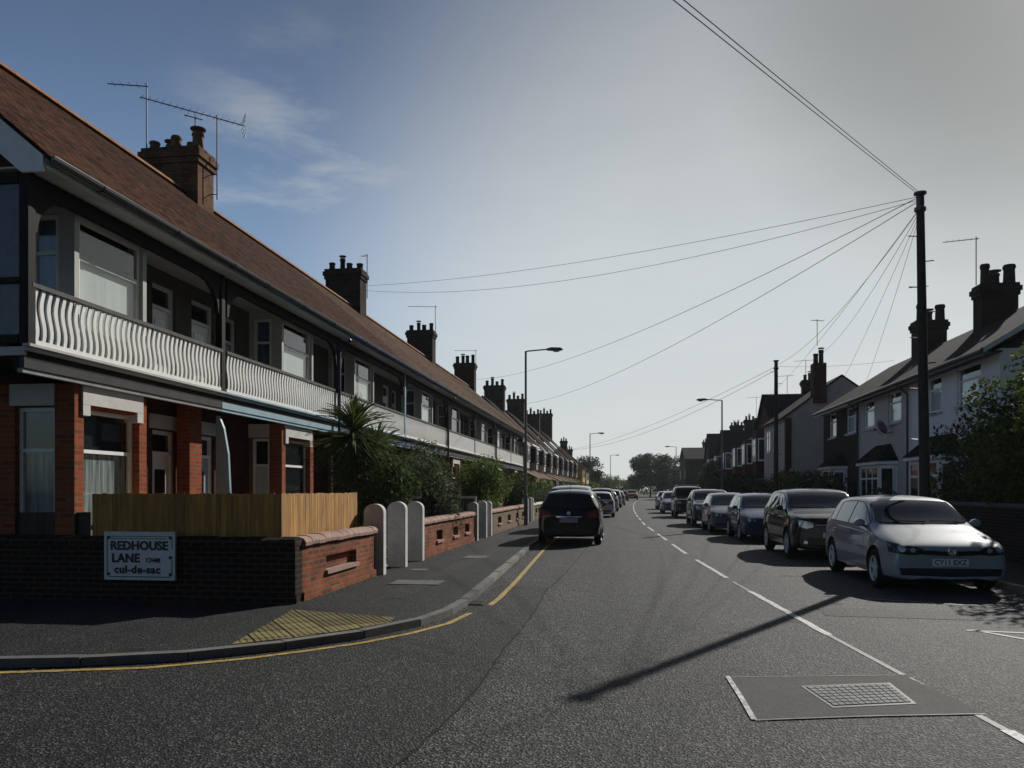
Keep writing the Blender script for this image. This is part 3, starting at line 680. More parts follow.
# ------------------------------------------------------------------ right hand terrace
XRW = 10.5
def right_house(label, y0, y1, wallm, wins, bays, end=False, chim=None, dish=False, fas='black', pipe=True):
    ym = (y0 + y1) / 2; Lc = (XRW, ym, 0); W = ('y', XRW, -1)
    root = thing('rendered_house', label, 'house', Lc, 0, 'rendered houses on the right')
    w = MB(); wallpanel(w, W, y0, y1, .08, 5.55, .25, [(a, b, 4.2, 5.42) for a, b, k in wins])
    if end:
        w.box(XRW + .252, 17, y0, y0 + .22, .08, 5.55)
    w.box(16.8, 17, y0 + .23, y1, .08, 5.55); w.box(XRW + .26, 16.8, y1 - .2, y1, .08, 5.55)
    P(w, 'wall', M[wallm], root, Lc)
    if end:
        g = MB(); g.prism([(XRW + .1, y0 - .02, 5.56), (13.75, y0 - .02, 7.62), (17, y0 - .02, 5.56)], (0, .2, 0)); P(g, 'gable', M['darkbrick'], root, Lc)
        b = MB(); b.prism([(10.0, y0 - .2, 5.42), (10.0, y0 - .2, 5.58), (13.75, y0 - .2, 7.86), (13.75, y0 - .2, 7.68)], (0, .04, 0)); b.prism([(13.75, y0 - .2, 7.68), (13.75, y0 - .2, 7.86), (17.5, y0 - .2, 5.58), (17.5, y0 - .2, 5.42)], (0, .04, 0)); P(b, 'bargeboard', M['soffit'], root, Lc)
    r = MB(); ra = y0 - .16 if end else y0
    r.prism([(10.02, ra, 5.58), (13.75, ra, 7.92), (13.75, ra, 7.8), (10.02, ra, 5.48)], (0, y1 - ra, 0)); r.prism([(13.75, ra, 7.92), (17.5, ra, 5.58), (17.5, ra, 5.48), (13.75, ra, 7.8)], (0, y1 - ra, 0))
    rr = P(r, 'roof', M['slate'], root, Lc)
    f = MB(); f.box(10.06, XRW - .003, ra, y1 - .01, 5.43, 5.47); f.box(10.03, 10.058, ra, y1 - .01, 5.36, 5.5); P(f, 'fascia', M[fas], root, Lc)
    g = MB(); g.tube([(9.96, ra, 5.5), (9.96, y1 - .01, 5.5)], .055, 8); P(g, 'gutter', M['gutter'], root, Lc, smooth=True)
    for a, b, k in wins:
        window(root, Lc, W, a + .01, b - .01, 4.21, 5.41, .06, k, .36, 0, 'white', .07, sill='soffit')
    for a, b in bays:
        bm = MB(); bm.prism([(XRW - .003, a, .1), (9.95, a + .45, .1), (9.95, b - .45, .1), (XRW - .003, b, .1)], (0, 0, .85)); bm.prism([(XRW - .003, a, .95), (10.02, a + .48, .95), (10.02, b - .48, .95), (XRW - .003, b, .95)], (0, 0, 1.75))
        P(bm, 'bay', M['render_white'], root, Lc)
        cn = MB(); c0 = [(XRW - .003, a - .15, 2.72), (9.78, a + .3, 2.72), (9.78, b - .3, 2.72), (XRW - .003, b + .15, 2.72)]; t0, t1 = (XRW - .003, a + .75, 3.42), (XRW - .003, b - .75, 3.42)
        cn.face([c0[0], c0[1], t0]); cn.face([c0[1], c0[2], t1, t0]); cn.face([c0[2], c0[3], t1]); cn.face(c0[::-1])
        P(cn, 'bay_roof', M['slate'], root, Lc)
        fs = MB(); fs.prism([(XRW - .003, a - .1, 2.6), (9.83, a + .33, 2.6), (9.83, b - .33, 2.6), (XRW - .003, b + .1, 2.6)], (0, 0, .117)); P(fs, 'bay_fascia', M['white'], root, Lc)
        window(root, Lc, ('y', 10.02, -1), a + .55, b - .55, 1.0, 2.55, -.065, 'dark', .32, 2, fw=.08)
        s_ = MB()
        q0, q1 = (10.0, a + .46), (10.42, a + .1)
        s_.prism([(q0[0] - .02, q0[1] - .04, 1.0), (q1[0] - .02, q1[1] - .04, 1.0), (q1[0] - .02, q1[1] - .04, 2.55), (q0[0] - .02, q0[1] - .04, 2.55)], (-.02, -.03, 0)); f2 = P(s_, 'side_window', M['white'], root, Lc)
        s_ = MB(); s_.face([(q0[0] + .02, q0[1] - .125, 1.12), (q1[0] - .09, q1[1] - .05, 1.12), (q1[0] - .09, q1[1] - .05, 2.43), (q0[0] + .02, q0[1] - .125, 2.43)]); P(s_, 'pane', M['darkpane'], f2, Lc)
    if pipe:
        d = MB(); d.tube([(9.98, y1 - .15, 5.45), (10.4, y1 - .15, 5.1), (10.4, y1 - .15, .2)], .04, 8); P(d, 'downpipe', M['gutter'], root, Lc, smooth=True)
    if chim: chimney(root, Lc, 13.1, 14.35, chim - .36, chim + .36, 7.2, 9.15, [(.75, .17), (.45, .2), (.7, .22)], 'chimdark', 'pot_dark')
    return root
right_house('pale blue white rendered end house above the silver car on the right', 23.9, 31.0, 'render_white', [(25.1, 26.8, 'half'), (28.0, 29.2, 'half')], [(26.3, 29.9)], True, 31.6)
right_house('beige pebbledashed house with a satellite dish, middle of the right terrace', 31.0, 37.2, 'render_beige', [(31.8, 33.3, 'half'), (35.0, 36.5, 'half')], [(32.2, 35.6)], False, 38.0)
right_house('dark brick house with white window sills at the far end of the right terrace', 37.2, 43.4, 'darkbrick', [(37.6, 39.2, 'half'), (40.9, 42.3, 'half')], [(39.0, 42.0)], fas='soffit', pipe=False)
dd = thing('satellite_dish', 'grey satellite dish fixed high on the beige pebbledashed wall', 'satellite dish', (10.36, 32.75, 3.95))
m = MB(); n = 20
prof = [(.28 * k / 5, -.1 * (1 - (k / 5) ** 2)) for k in range(6)]
m.lathe(prof, (0, 0, 0), n, 'y'); 
d1 = m.build('reflector', M['lead'], dd, smooth=True); d1.rotation_euler = (R(25), 0, R(-75)); d1.location = (-.25, 0, .1)
m = MB(); m.tube([(.14, 0, -.1), (-.1, 0, -.15), (-.2, 0, .05)], .018, 6); m.tube([(-.25, -.05, -.22), (-.55, -.2, -.02)], .01, 5); m.box(-.62, -.52, -.24, -.16, -.06, .02)
m.build('bracket', M['aerial'], dd)

r3 = plain_house('rendered_house', 'house with a blank grey rendered flank wall and red brick corner on the right', 9.35, 15.35, 47.0, 54, 5.9, 8.1, 'render_grey', 'slate', -1, 'far houses on the right', [(49, 50.5, 4, 5.3), (51.5, 53, 4, 5.3)], False)
Lc3 = (9.35, 50.5, 0)
m = MB(); m.box(9.30, 9.62, 46.94, 47.25, .1, 5.7); P(m, 'brick_corner', M['shadybrick'], r3, Lc3)
chimney(r3, Lc3, 10.8, 11.5, 46.85, 47.6, 6.5, 8.75, [(.55, .15), (.8, .15)], 'shadybrick', 'pot_dark', False)
m = MB(); m.box(9.5, 10.4, 46.7, 46.96, 2.62, 2.8); P(m, 'lean_to', M['soffit'], r3, Lc3)
far = [
 ('tall slate roofed house with its gable to the street, left of the grey flank wall', 10.1, 17.5, 55, 61.5, 6.0, 8.35, 'shadybrick', 'slate', True, True),
 ('brick house with white bay windows beyond the tall gabled one on the right', 10.3, 17, 61.8, 68, 5.7, 7.4, 'shadybrick', 'slate', False, True),
 ('dark house with a pale bay and a stout chimney beyond the brick bays', 10.4, 17, 68.2, 74.5, 5.3, 7.6, 'darkbrick', 'slate', False, True),
 ('pale rendered low house halfway down the right side', 10.4, 17, 76, 84, 5.0, 7.2, 'render_grey', 'roof_pale', False, True),
 ('brick house with twin bays standing between pale houses down the right side', 10.4, 17, 84.2, 91, 5.2, 8.0, 'shadybrick', 'slate', True, True),
 ('cream fronted house behind the far street lamp on the right', 10.4, 17, 93, 101, 5.2, 8.2, 'render_cream', 'slate', False, True),
 ('dark gabled house just beyond the far street lamp on the right', 10.4, 18, 102, 110, 5.4, 8.9, 'darkbrick', 'slate', True, False),
 ('dark block like house at the far end of the right side, beside the trees', 9.0, 18, 134, 147, 6.8, 8.9, 'darkbrick', 'slate', True, False),
]
for lab, xf, x1, y0, y1, ze, zk, wl, rm, gf, by in far:
    plain_house('far_house', lab, xf, x1, y0, y1, ze, zk, wl, rm, -1, 'far houses on the right', [] if by else [(y0 + 1, y0 + 2.6, 3.6, 5), (y1 - 2.6, y1 - 1, 3.6, 5)], True, gf, by)
# ------------------------------------------------------------------ ground, road, pavements
def sheet(name, poly, z, m, zt=None, kind='structure'):
    mb = MB()
    if zt is None: mb.face([(x, y, z) for x, y in poly])
    else: mb.prism([(x, y, z) for x, y in poly], (0, 0, zt - z))
    o = mb.build(name, m); o['kind'] = kind; return o
sheet('ground', [(-900, -900), (900, -900), (900, 900), (-900, 900)], -.03, M['ground'])
PZ = .08
ys = [11, 14, 18, 23, 30, 40, 50] + [50 + 8 * k for k in range(1, 26)]
kx = lambda y: (-2.08 - (min(y, 24) - 11) / 13 * .4) + xo(y)
left_kerb = [(-60, 6.2), (-14, 6.22), (-9, 6.25), (-5.5, 6.45), (-4.27, 6.82), (-3.64, 7.26), (-3.2, 7.7), (-2.79, 8.17), (-2.46, 8.74), (-2.2, 9.4), (-2.1, 10.2)] + [(kx(y), y) for y in ys]
right_x = lambda y: 6.15 + xo(y)
yr = [-30, -10, 0, 10, 20, 30, 40, 50] + [50 + 8 * k for k in range(1, 26)]
right_kerb = [(right_x(y), y) for y in yr]
rm = MB()
rm.face([(-70, -40, 0), (6.3, -40, 0), (6.3, 50, 0), (-3.2, 50, 0), (-70, 50, 0)])
for a, b in zip(ys[6:], ys[7:]):
    rm.face([(kx(a) - .6, a, 0), (right_x(a) + .15, a, 0), (right_x(b) + .15, b, 0), (kx(b) - .6, b, 0)])
struct('road', rm, M['road'])
def strip(mb, path, off0, off1, z0, z1, top_only=False):
    """band along a path, offsets measured to the left of the travel direction"""
    L = []
    for i, p in enumerate(path):
        a = Vector(path[max(i - 1, 0)]); b = Vector(path[min(i + 1, len(path) - 1)])
        t = (b - a).normalized(); n = Vector((-t.y, t.x))
        L.append((Vector(p) + n * off0, Vector(p) + n * off1))
    for (a0, a1), (b0, b1) in zip(L, L[1:]):
        q = [(a0.x, a0.y), (b0.x, b0.y), (b1.x, b1.y), (a1.x, a1.y)]
        if top_only: mb.face([(x, y, z1) for x, y in q[::-1]])
        else: mb.prism([(x, y, z0) for x, y in q], (0, 0, z1 - z0))
def resample(path, step):
    out = []; carry = 0
    for a, b in zip(path, path[1:]):
        a, b = Vector(a), Vector(b); l = (b - a).length; d = carry
        while d < l: out.append(tuple(a.lerp(b, d / l))); d += step
        carry = d - l
    return out
# pavement (left): everything behind the kerb is one slab that also carries the front gardens
m = MB()
pl = [Vector(p) for p in left_kerb]
for a, b in zip(left_kerb, left_kerb[1:]):
    if a[1] < 10.9: continue
    m.face([(a[0] - .12, a[1], PZ), (b[0] - .12, b[1], PZ), (-4.4 + xo(b[1]), b[1], PZ), (-4.4 + xo(a[1]), a[1], PZ)])
m.face([(-60, 6.31, PZ), (-14, 6.33, PZ), (-9, 6.36, PZ), (-5.53, 6.56, PZ), (-4.33, 6.93, PZ), (-3.72, 7.35, PZ), (-3.29, 7.78, PZ), (-2.89, 8.24, PZ), (-2.57, 8.79, PZ), (-2.31, 9.44, PZ), (-2.22, 10.2, PZ), (-2.2, 11., PZ), (-4.4, 11., PZ), (-4.4, 10.5, PZ), (-60, 10.5, PZ)])
struct('pavement', m, M['pave'])
gm = MB(); gm.face([(-60, 10.5, PZ - .004), (-4.38, 10.5, PZ - .004), (-4.38, 50, PZ - .004), (-60, 50, PZ - .004)])
for a, b in zip(ys[6:], ys[7:]): gm.face([(-60, a, PZ - .004), (-4.38 + xo(a), a, PZ - .004), (-4.38 + xo(b), b, PZ - .004), (-60, b, PZ - .004)])
struct('garden_ground', gm, M['ground'])
sheet('path', [(-8.48, 10.52), (-4.75, 10.52), (-4.6, 15.2), (-4.6, 21), (-8.48, 21)], PZ + .002, M['bounce_concrete'])  # pale concrete sheet added to bounce sunlight up under the veranda
m = MB()
for (a, b) in zip(yr, yr[1:]):
    m.face([(right_x(a) + .12, a, PZ), (8.1 + xo(a), a, PZ), (8.1 + xo(b), b, PZ), (right_x(b) + .12, b, PZ)])
struct('pavement', m, M['pave'])
gm = MB()
for (a, b) in zip(yr, yr[1:]):
    gm.face([(8.08 + xo(a), a, PZ - .004), (60, a, PZ - .004), (60, b, PZ - .004), (8.08 + xo(b), b, PZ - .004)])
struct('garden_ground', gm, M['ground'])
k = MB(); rs = resample(left_kerb[1:], .92)
for a, b in zip(rs, rs[1:]):
    e = Vector(a).lerp(Vector(b), .985); hz = random.uniform(-.006, .006)
    strip(k, [a, tuple(e)], 0, .125, -.02, PZ + .008 + hz)
strip(k, left_kerb[:2], 0, .125, -.02, PZ + .008)
struct('kerb', k, M['kerb'])
k = MB(); rs = resample(right_kerb[1:], .92)
for a, b in zip(rs, rs[1:]):
    e = Vector(a).lerp(Vector(b), .985); strip(k, [a, tuple(e)], -.125, 0, -.02, PZ + .02)
struct('kerb', k, M['kerb'])
# darker resurfacing where the side road joins, and its seam
sheet('side_road', [(-60, 6.5), (-60, -8), (-1.5, -8), (-1.42, 0), (-1.28, 4.5), (-1.13, 6.4), (-1.1, 9.8), (-1.16, 13), (-2.05, 13.05), (-2.07, 10.9), (-2.3, 9.8), (-2.62, 9.1), (-3.42, 8.05), (-4.55, 7.12), (-5.8, 6.72), (-9, 6.52), (-14, 6.5)], .004, M['road_dark'])
m = MB()
cr = [(-1.42, 0), (-1.28, 4.5), (-1.2, 5.3), (-1.13, 6.4), (-1.15, 8), (-1.1, 9.8), (-1.13, 11.5), (-1.16, 13.02)]
cr2 = []
for i, q in enumerate(resample(cr, .18)): cr2.append((q[0] + random.uniform(-.011, .011), q[1]))
strip(m, cr2, -.009, .009, 0, .008, True)
strip(m, [(-1.14, 13.04), (-1.6, 13.02), (-2.06, 13.06)], -.02, .012, 0, .0085, True)
strip(m, [(-1.12, 13.1), (-1.02, 16), (-.95, 20), (-.8, 26)], -.012, .01, 0, .0082, True)
struct('road_crack', m, M['crack'])
# centre line
CP = [(2.75, 2), (2.56, 5.5), (2.28, 9.16), (1.96, 14.1), (1.63, 20.7), (1.13, 37), (1.05, 50)]
def cx(y):
    if y >= 50: return 1.05 + xo(y)
    for (x0, y0), (x1, y1) in zip(CP, CP[1:]):
        if y0 <= y <= y1: return x0 + (x1 - x0) * (y - y0) / (y1 - y0)
    return 2.7
m = MB(); f = MB()
for a, b in [(9.2, 12.95), (14.9, 18.7), (20.4, 24.0), (25.8, 29.6), (31.4, 35.0), (36.8, 40.6), (42.4, 46), (47.8, 51.6)] + [(53.4 + 6 * i, 57.8 + 6 * i) for i in range(25)] + [(4.2, 5.7)]:
    n = max(2, int((b - a) / .4)); strip(m, [(cx(a + (b - a) * i / n) + .008 * math.sin(3 * (a + i)), a + (b - a) * i / n) for i in range(n + 1)], -.045, .045, 0, .006, True)
for a, b in [(12.95, 14.3), (7.3, 9.2), (5.7, 7.2)]:
    strip(f, [(cx(a), a), (cx((a + b) / 2), (a + b) / 2), (cx(b), b)], -.028, .028, 0, .005, True)
struct('centre_line', m, M['white_line'])
# parking bay marks on the right
for q in ([(3.55, 12.35), (4.6, 11.9), (5.9, 11.35)], [(3.9, 9.7), (4.5, 9.6), (5.6, 9.45)], [(3.98, 9.75), (4.3, 9.2), (4.45, 8.9)]):
    strip(f, q, -.035, .035, 0, .0055, True)
struct('bay_marking', f, M['faded_line'])
# yellow line along the left kerb
m = MB()
inner = left_kerb[:11]
strip(m, inner, -.22, -.14, 0, .0095, True)
strip(m, [(-1.78, 10.9), (-1.76, 11.6), (-1.8, 14), (-1.92, 18), (-2.03, 22), (-2.1, 30), (-2.1, 50)], -.04, .04, 0, .0095, True)
struct('yellow_line', m, M['yellow_line'])
# inspection chamber patch in the road
mc = thing('inspection_cover', 'square grated metal cover in a concrete patch on the road, near the white line', 'manhole cover', (1.75, 6.5, 0))
m = MB(); cq = [(-.82, .5), (.68, .77), (.83, -.4), (-.81, -.78), (-.82, .5)]
cj = [(q_[0] + random.uniform(-.012, .012), q_[1] + random.uniform(-.012, .012), .002) for q_ in resample(cq, .07)]
m.prism(cj[::-1], (0, 0, .004)); m.build('concrete_surround', M['concrete'], mc)
m = MB(); strip(m, [(-.84, .52), (-.83, -.2), (-.83, -.78)], -.018, .022, 0, .0095, True); m.build('white_edge', M['white_line'], mc)
m = MB(); strip(m, [(-.82, -.79), (0, -.58), (.83, -.41)], -.008, .008, 0, .009, True); strip(m, [(-.8, .5), (0, .64), (.68, .77)], -.006, .006, 0, .009, True); m.build('pale_joint', M['faded_line'], mc)
m = MB(); q = [Vector((-.30, .25, 0)), Vector((.46, .46, 0)), Vector((.44, -.2, 0)), Vector((-.21, -.4, 0))]
def bil(u, v): return q[0].lerp(q[1], u).lerp(q[3].lerp(q[2], u), v)
m.prism([tuple(p + Vector((0, 0, .0065))) for p in q[::-1]], (0, 0, .003)); pl_ = m.build('cover_plate', M['iron'], mc)
m = MB()
for i in range(12):
    for j in range(7):
        u, v = .04 + .92 * (i + .08) / 12, .06 + .88 * (j + .1) / 7; du, dv = .92 * .84 / 12, .88 * .8 / 7
        m.prism([tuple(bil(a, b) + Vector((0, 0, .0098))) for a, b in ((u, v), (u + du, v), (u + du, v + dv), (u, v + dv))][::-1], (0, 0, .006))
m.build('raised_treads', M['cover'], mc)
def cover(label, x0, x1, y0, y1):
    t = thing('pavement_cover', label, 'access cover', ((x0 + x1) / 2, (y0 + y1) / 2, PZ), 0, 'covers in the left pavement')
    w, d = (x1 - x0) / 2, (y1 - y0) / 2
    m = MB(); m.box(-w, w, -d, d, .001, .006); m.build('frame', M['iron'], t)
    m = MB()
    for k in range(3): m.box(-w + .03 + k * (2 * w - .06) / 3 + .006, -w + .03 + (k + 1) * (2 * w - .06) / 3 - .006, -d + .03, d - .03, .0065, .011)
    m.build('cover_slab', M['slab'], t)
cover('pale triple slab access cover in the dark pavement, nearest the corner', -3.72, -2.86, 12.45, 13.1)
cover('smaller pale access cover in the pavement farther up, past the first gateposts', -3.5, -2.95, 17.4, 18.2)
cover('narrow pale cover in the pavement at the foot of the round topped gatepost', -3.95, -3.6, 14.6, 15.0)
# buff tactile paving at the corner
tp = [(-4.1, 9.64), (-2.66, 9.22), (-2.62, 8.85), (-2.95, 8.3), (-3.33, 7.82), (-3.78, 7.4)]
tt = thing('tactile_paving', 'buff blistered tactile paving at the dropped kerb on the street corner', 'paving', (-3.5, 8.8, PZ))
m = MB(); m.prism([(x + 3.5, y - 8.8, .001) for x, y in tp[::-1]], (0, 0, .007)); m.build('slab', M['tactile'], tt)
def inside(x, y, poly):
    c = False
    for (x0, y0), (x1, y1) in zip(poly, poly[1:] + poly[:1]):
        if (y0 > y) != (y1 > y) and x < (x1 - x0) * (y - y0) / (y1 - y0) + x0: c = not c
    return c
m = MB()
for i in range(-30, 31):
    for j in range(-30, 31):
        u, v = i * .066, j * .066; x = -3.5 + u * .82 - v * .57; y = 8.8 + u * .57 + v * .82
        if inside(x, y, tp): m.lathe([(.02, .008), (.012, .014), (0, .0145)], (x + 3.5, y - 8.8, 0), 6)
m.build('blisters', M['tactile'], tt)
# gully at the kerb
g = thing('road_gully', 'rusty iron kerb drain set in the gutter where the yellow line breaks', 'drain', (-1.99, 11.1, 0))
m = MB(); m.box(-.2, .12, -.22, .22, .006, .016); m.build('frame', M['iron'], g)
m = MB()
for k_ in range(6): m.box(-.17, .09, -.19 + k_ * .066, -.15 + k_ * .066, .0165, .022)
m.build('grate_bars', M['rail'], g)

# ------------------------------------------------------------------ garden walls, fence, gateposts
def garden_wall(label, y0, y1, mat, recess, h=.76, x=-4.3, cop='coping'):
    loc = (x + xo((y0 + y1) / 2), (y0 + y1) / 2, PZ); L = y1 - y0
    t = thing('garden_wall', label, 'wall', loc, 0, 'brick garden walls on the left')
    m = MB(); wallpanel(m, ('y', 0, 1), -L / 2, L / 2, 0, h, .1, recess)
    m.box(-.23, -.101, -L / 2, L / 2, 0, h)
    m.box(.001, .03, -L / 2, L / 2, 0, .12)
    m.build('brickwork', M[mat], t)
    m = MB(); n = max(2, int(L / .235))
    for k in range(n):
        a = -L / 2 + L * k / n + .004; b = -L / 2 + L * (k + 1) / n - .004; dz = random.uniform(-.006, .006)
        m.prism([(-.26, a, h + .002 + dz), (.05, a, h + .002 + dz), (.055, a, h + .05 + dz), (.02, a, h + .1 + dz), (-.05, a, h + .125 + dz), (-.16, a, h + .125 + dz), (-.23, a, h + .1 + dz), (-.265, a, h + .05 + dz)], (0, b - a, 0))
    m.build('coping', M[cop], t)
    if recess:
        m = MB()
        for a, b, c, d in recess: m.box(-.09, .045, a - .03, b + .03, c + .002, c + .06)
        m.build('recess_sill', M['coping'], t)
    return t
w1 = garden_wall('red brick garden wall with one wide recess, in front of the larch fence at the corner', 10.435, 13.72, 'wallbrick', [(-.75, .62, .28, .55)])
garden_wall('red brick garden wall with three small recesses, between the first two gatepost groups', 17.0, 23.4, 'wallbrick', [(-1.7, -1.05, .26, .56), (.2, .85, .26, .56), (1.8, 2.45, .26, .56)])
garden_wall('weathered pale brick garden wall with small recesses, past the second gatepost group', 26.4, 36.7, 'buffbrick', [(-3.4, -2.6, .26, .56), (-.9, -.1, .26, .56), (1.6, 2.4, .26, .56), (3.6, 4.3, .26, .56)], .74)
garden_wall('whitish garden wall with square recesses, past the lamp post', 39.4, 50.3, 'buffbrick', [(-4 + 1.5 * i, -3.1 + 1.5 * i, .26, .58) for i in range(6)], .74, cop='stone')
garden_wall('pale brick garden wall alongside the black car', 53, 62, 'buffbrick', [(-3 + 1.5 * i, -2.1 + 1.5 * i, .26, .58) for i in range(4)], .74, cop='stone')
garden_wall('far pale garden wall in front of the canopied houses', 64, 118, 'buffbrick', [], .74, cop='stone')
# side wall round the corner (its shade put into the dark brick colour) with its street name
t = thing('corner_wall', 'corner wall facing the side road with shade in its brick colour, carrying the street name', 'wall', (-4.3, 10.2, PZ))
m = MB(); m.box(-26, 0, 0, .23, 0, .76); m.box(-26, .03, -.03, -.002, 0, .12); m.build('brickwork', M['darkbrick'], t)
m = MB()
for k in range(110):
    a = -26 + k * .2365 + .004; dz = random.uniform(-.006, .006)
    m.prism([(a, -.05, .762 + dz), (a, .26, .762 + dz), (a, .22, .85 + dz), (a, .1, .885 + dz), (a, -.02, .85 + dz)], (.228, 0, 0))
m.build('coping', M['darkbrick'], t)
# fence
def fence(name, label, loc, pts, z0, z1, mat, step=.1, postmat=None):
    t = thing(name, label, 'fence', loc); l = Vector((loc[0], loc[1], 0))
    m = MB(); r = MB()
    for (a, b) in zip(pts, pts[1:]):
        a, b = Vector((*a, 0)), Vector((*b, 0)); d = (b - a).normalized(); n = Vector((d.y, -d.x, 0)); k = int((b - a).length / step)
        for i in range(k):
            p = a + d * (i * step + .004) - l; q = p + d * (step - .003); h = z1 + random.uniform(-.008, .008); o = n * random.uniform(0, .003)
            m.prism([tuple(v + o + Vector((0, 0, z0))) for v in (p, q, q - n * .018, p - n * .018)], (0, 0, h - z0))
        for z in (z0 + .15, z1 - .25):
            r.prism([tuple(v - l + Vector((0, 0, z))) for v in (a - n * .02, b - n * .02, b - n * .06, a - n * .06)], (0, 0, .07))
    m.build('board', M[mat], t); r.build('fence_rail', M[mat], t)
    return t
fence('board_fence', 'new larch close board fence behind the corner garden wall, sunlit on its street side', (-4.66, 10.5, PZ), [(-7.45, 10.48), (-4.62, 10.48), (-4.62, 13.75)], .3, 1.47, 'fence', .078)
fence('board_fence', 'low dark brown board fence at the far left, under the end house window', (-9, 10.5, PZ), [(-24, 10.49), (-7.47, 10.49)], .2, 1.2, 'oldfence', .14)
# street name sign
t = thing('street_sign', 'white street name plate reading REDHOUSE LANE cul-de-sac on the corner wall', 'sign', (-6.5, 10.13, .70))
m = MB(); m.box(-.52, .52, .0, .035, -.33, .33); m.build('plate', M['sign'], t)
m = MB()
for b in ((-.455, .455, .262, .27), (-.455, .455, -.29, -.28), (-.48, -.472, -.24, .24), (.472, .48, -.24, -.06), (.472, .48, .1, .24), (-.44, .4, .232, .24)): m.box(b[0], b[1], -.004, -.0005, b[2], b[3])
for sx in (-1, 1):
    for sz in (-1, 1):
        m.box(sx * .455 - .022, sx * .455 + .022, -.005, -.0007, sz * .25 - .02, sz * .25 + .02)
m.lathe([(.024, 0), (.022, -.012), (0, -.014)], (.455, -.001, -.02), 10, 'y'); m.build('border', M['black'], t)
rx = (R(90), 0, 0)
text('REDHOUSE', .165, t, (-.005, -.004, .135), rx, M['black'], bold=.006, spacing=1.02)
text('LANE', .165, t, (-.2, -.004, -.035), rx, M['black'], bold=.006, spacing=1.05)
text('CH48', .085, t, (.2, -.004, -.06), rx, M['black'], bold=.003)
text('cul-de-sac', .15, t, (-.03, -.004, -.19), rx, M['black'], bold=.005, spacing=1.1)
# gateposts
def gatepost(label, y, h, w=.36, d=.17, x=-4.37):
    t = thing('gatepost', label, 'gatepost', (x + xo(y), y, PZ), 0, 'round topped gateposts on the left')
    pts = [(-w / 2, -d / 2, 0), (w / 2, -d / 2, 0)] + [(w / 2 * math.cos(a), -d / 2, h - w * .42 + w * .42 * math.sin(a)) for a in [math.pi * i / 12 for i in range(13)]]
    m = MB(); m.prism(pts, (0, d, 0)); o = m.build('shaft', M['post'], t)
    m = MB()
    e = [(w / 2 + .004, 0, 0.0)] + [((w / 2 + .004) * math.cos(a), 0, h - w * .42 + (w * .42 + .004) * math.sin(a)) for a in [math.pi * i / 12 for i in range(6)]]
    for (a, b) in zip(e, e[1:]): m.face([(a[0], -d / 2 + .004, a[2]), (a[0], d / 2 - .004, a[2]), (b[0], d / 2 - .004, b[2]), (b[0], -d / 2 + .004, b[2])])
    m.build('lit_edge', M['post_edge'], t)  # paler skin paints the sunlit look of the street edge
ords = ['nearest', 'middle', 'farthest']
for gi, (ysx, wh) in enumerate([((13.93, 15.4, 16.78), 'of the first group beside the larch fence'), ((23.6, 25.2, 26.2), 'of the second group, beyond the three recess wall'), ((36.9, 38.4, 39.2), 'of the third group, near the lamp post'), ((50.5, 51.6, 52.8), 'of the fourth group, beside the black car')]):
    for k_, y in enumerate(ysx):
        gatepost('%s grey gatepost with a rounded top %s' % (ords[k_], wh), y, (1.27 if gi == 0 else 1.16) + .02 * (k_ == 1), .36 if gi == 0 else .3)
g = thing('garden_gate', 'dark slatted garden panel with a white top rail, between shrub and gateposts', 'gate', (-5.2, 25.0, PZ))
m = MB()
for i in range(14): m.box(-.62 + i * .09, -.55 + i * .09, -.01, .01, .05, 1.25)
m.build('slat', M['greyboard'], g)
m = MB(); m.box(-.68, .68, -.03, .03, 1.25, 1.32); m.box(-.68, -.62, -.03, .03, 0, 1.25); m.box(-.12, -.06, -.035, .035, 0, 1.25); m.box(.62, .68, -.03, .03, 0, 1.25); m.build('gate_frame', M['stone'], g)
# right hand front walls
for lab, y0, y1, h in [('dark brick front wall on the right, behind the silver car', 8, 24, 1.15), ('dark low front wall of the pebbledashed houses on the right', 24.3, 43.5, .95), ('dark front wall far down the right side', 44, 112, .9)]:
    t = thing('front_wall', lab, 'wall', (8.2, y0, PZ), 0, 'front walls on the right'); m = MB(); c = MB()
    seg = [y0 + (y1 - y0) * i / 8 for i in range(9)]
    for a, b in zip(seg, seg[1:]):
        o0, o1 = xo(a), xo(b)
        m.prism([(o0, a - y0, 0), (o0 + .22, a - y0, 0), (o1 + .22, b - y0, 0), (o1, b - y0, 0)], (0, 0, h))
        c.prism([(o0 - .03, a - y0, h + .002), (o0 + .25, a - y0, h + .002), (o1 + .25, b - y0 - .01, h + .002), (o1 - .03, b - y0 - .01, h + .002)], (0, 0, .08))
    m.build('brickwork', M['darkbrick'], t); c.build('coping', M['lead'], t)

# ------------------------------------------------------------------ poles, lamps, wires, aerials
def tele_pole(label, x, y, h, lean=(0, 0)):
    t = thing('telegraph_pole', label, 'telegraph pole', (x, y, PZ), 0, 'wooden telegraph poles on the right')
    lx, ly = lean
    m = MB(); m.tube([(0, 0, -.05), (lx * .5, ly * .5, h * .5), (lx, ly, h)], [.12, .1, .08], 14); m.build('pole_shaft', M['pole'], t, smooth=True)
    m = MB(); m.lathe([(.0, h + .07), (.13, h + .05), (.13, h + .01), (.08, h - .02), (.08, h - .26), (.12, h - .28), (.12, h - .35), (.08, h - .38)], (lx, ly, 0), 14); m.build('wire_ring', M['gutter'], t)
    m = MB()
    for i in range(9):
        z = 2.6 + i * .55; s = 1 if i % 2 else -1; q = z / h
        m.tube([(lx * q, ly * q, z), (lx * q + s * .26, ly * q, z + .02)], .012, 5)
    m.build('step_iron', M['gutter'], t)
    return t
TP = Vector((6.44, 18.3, 7.95))
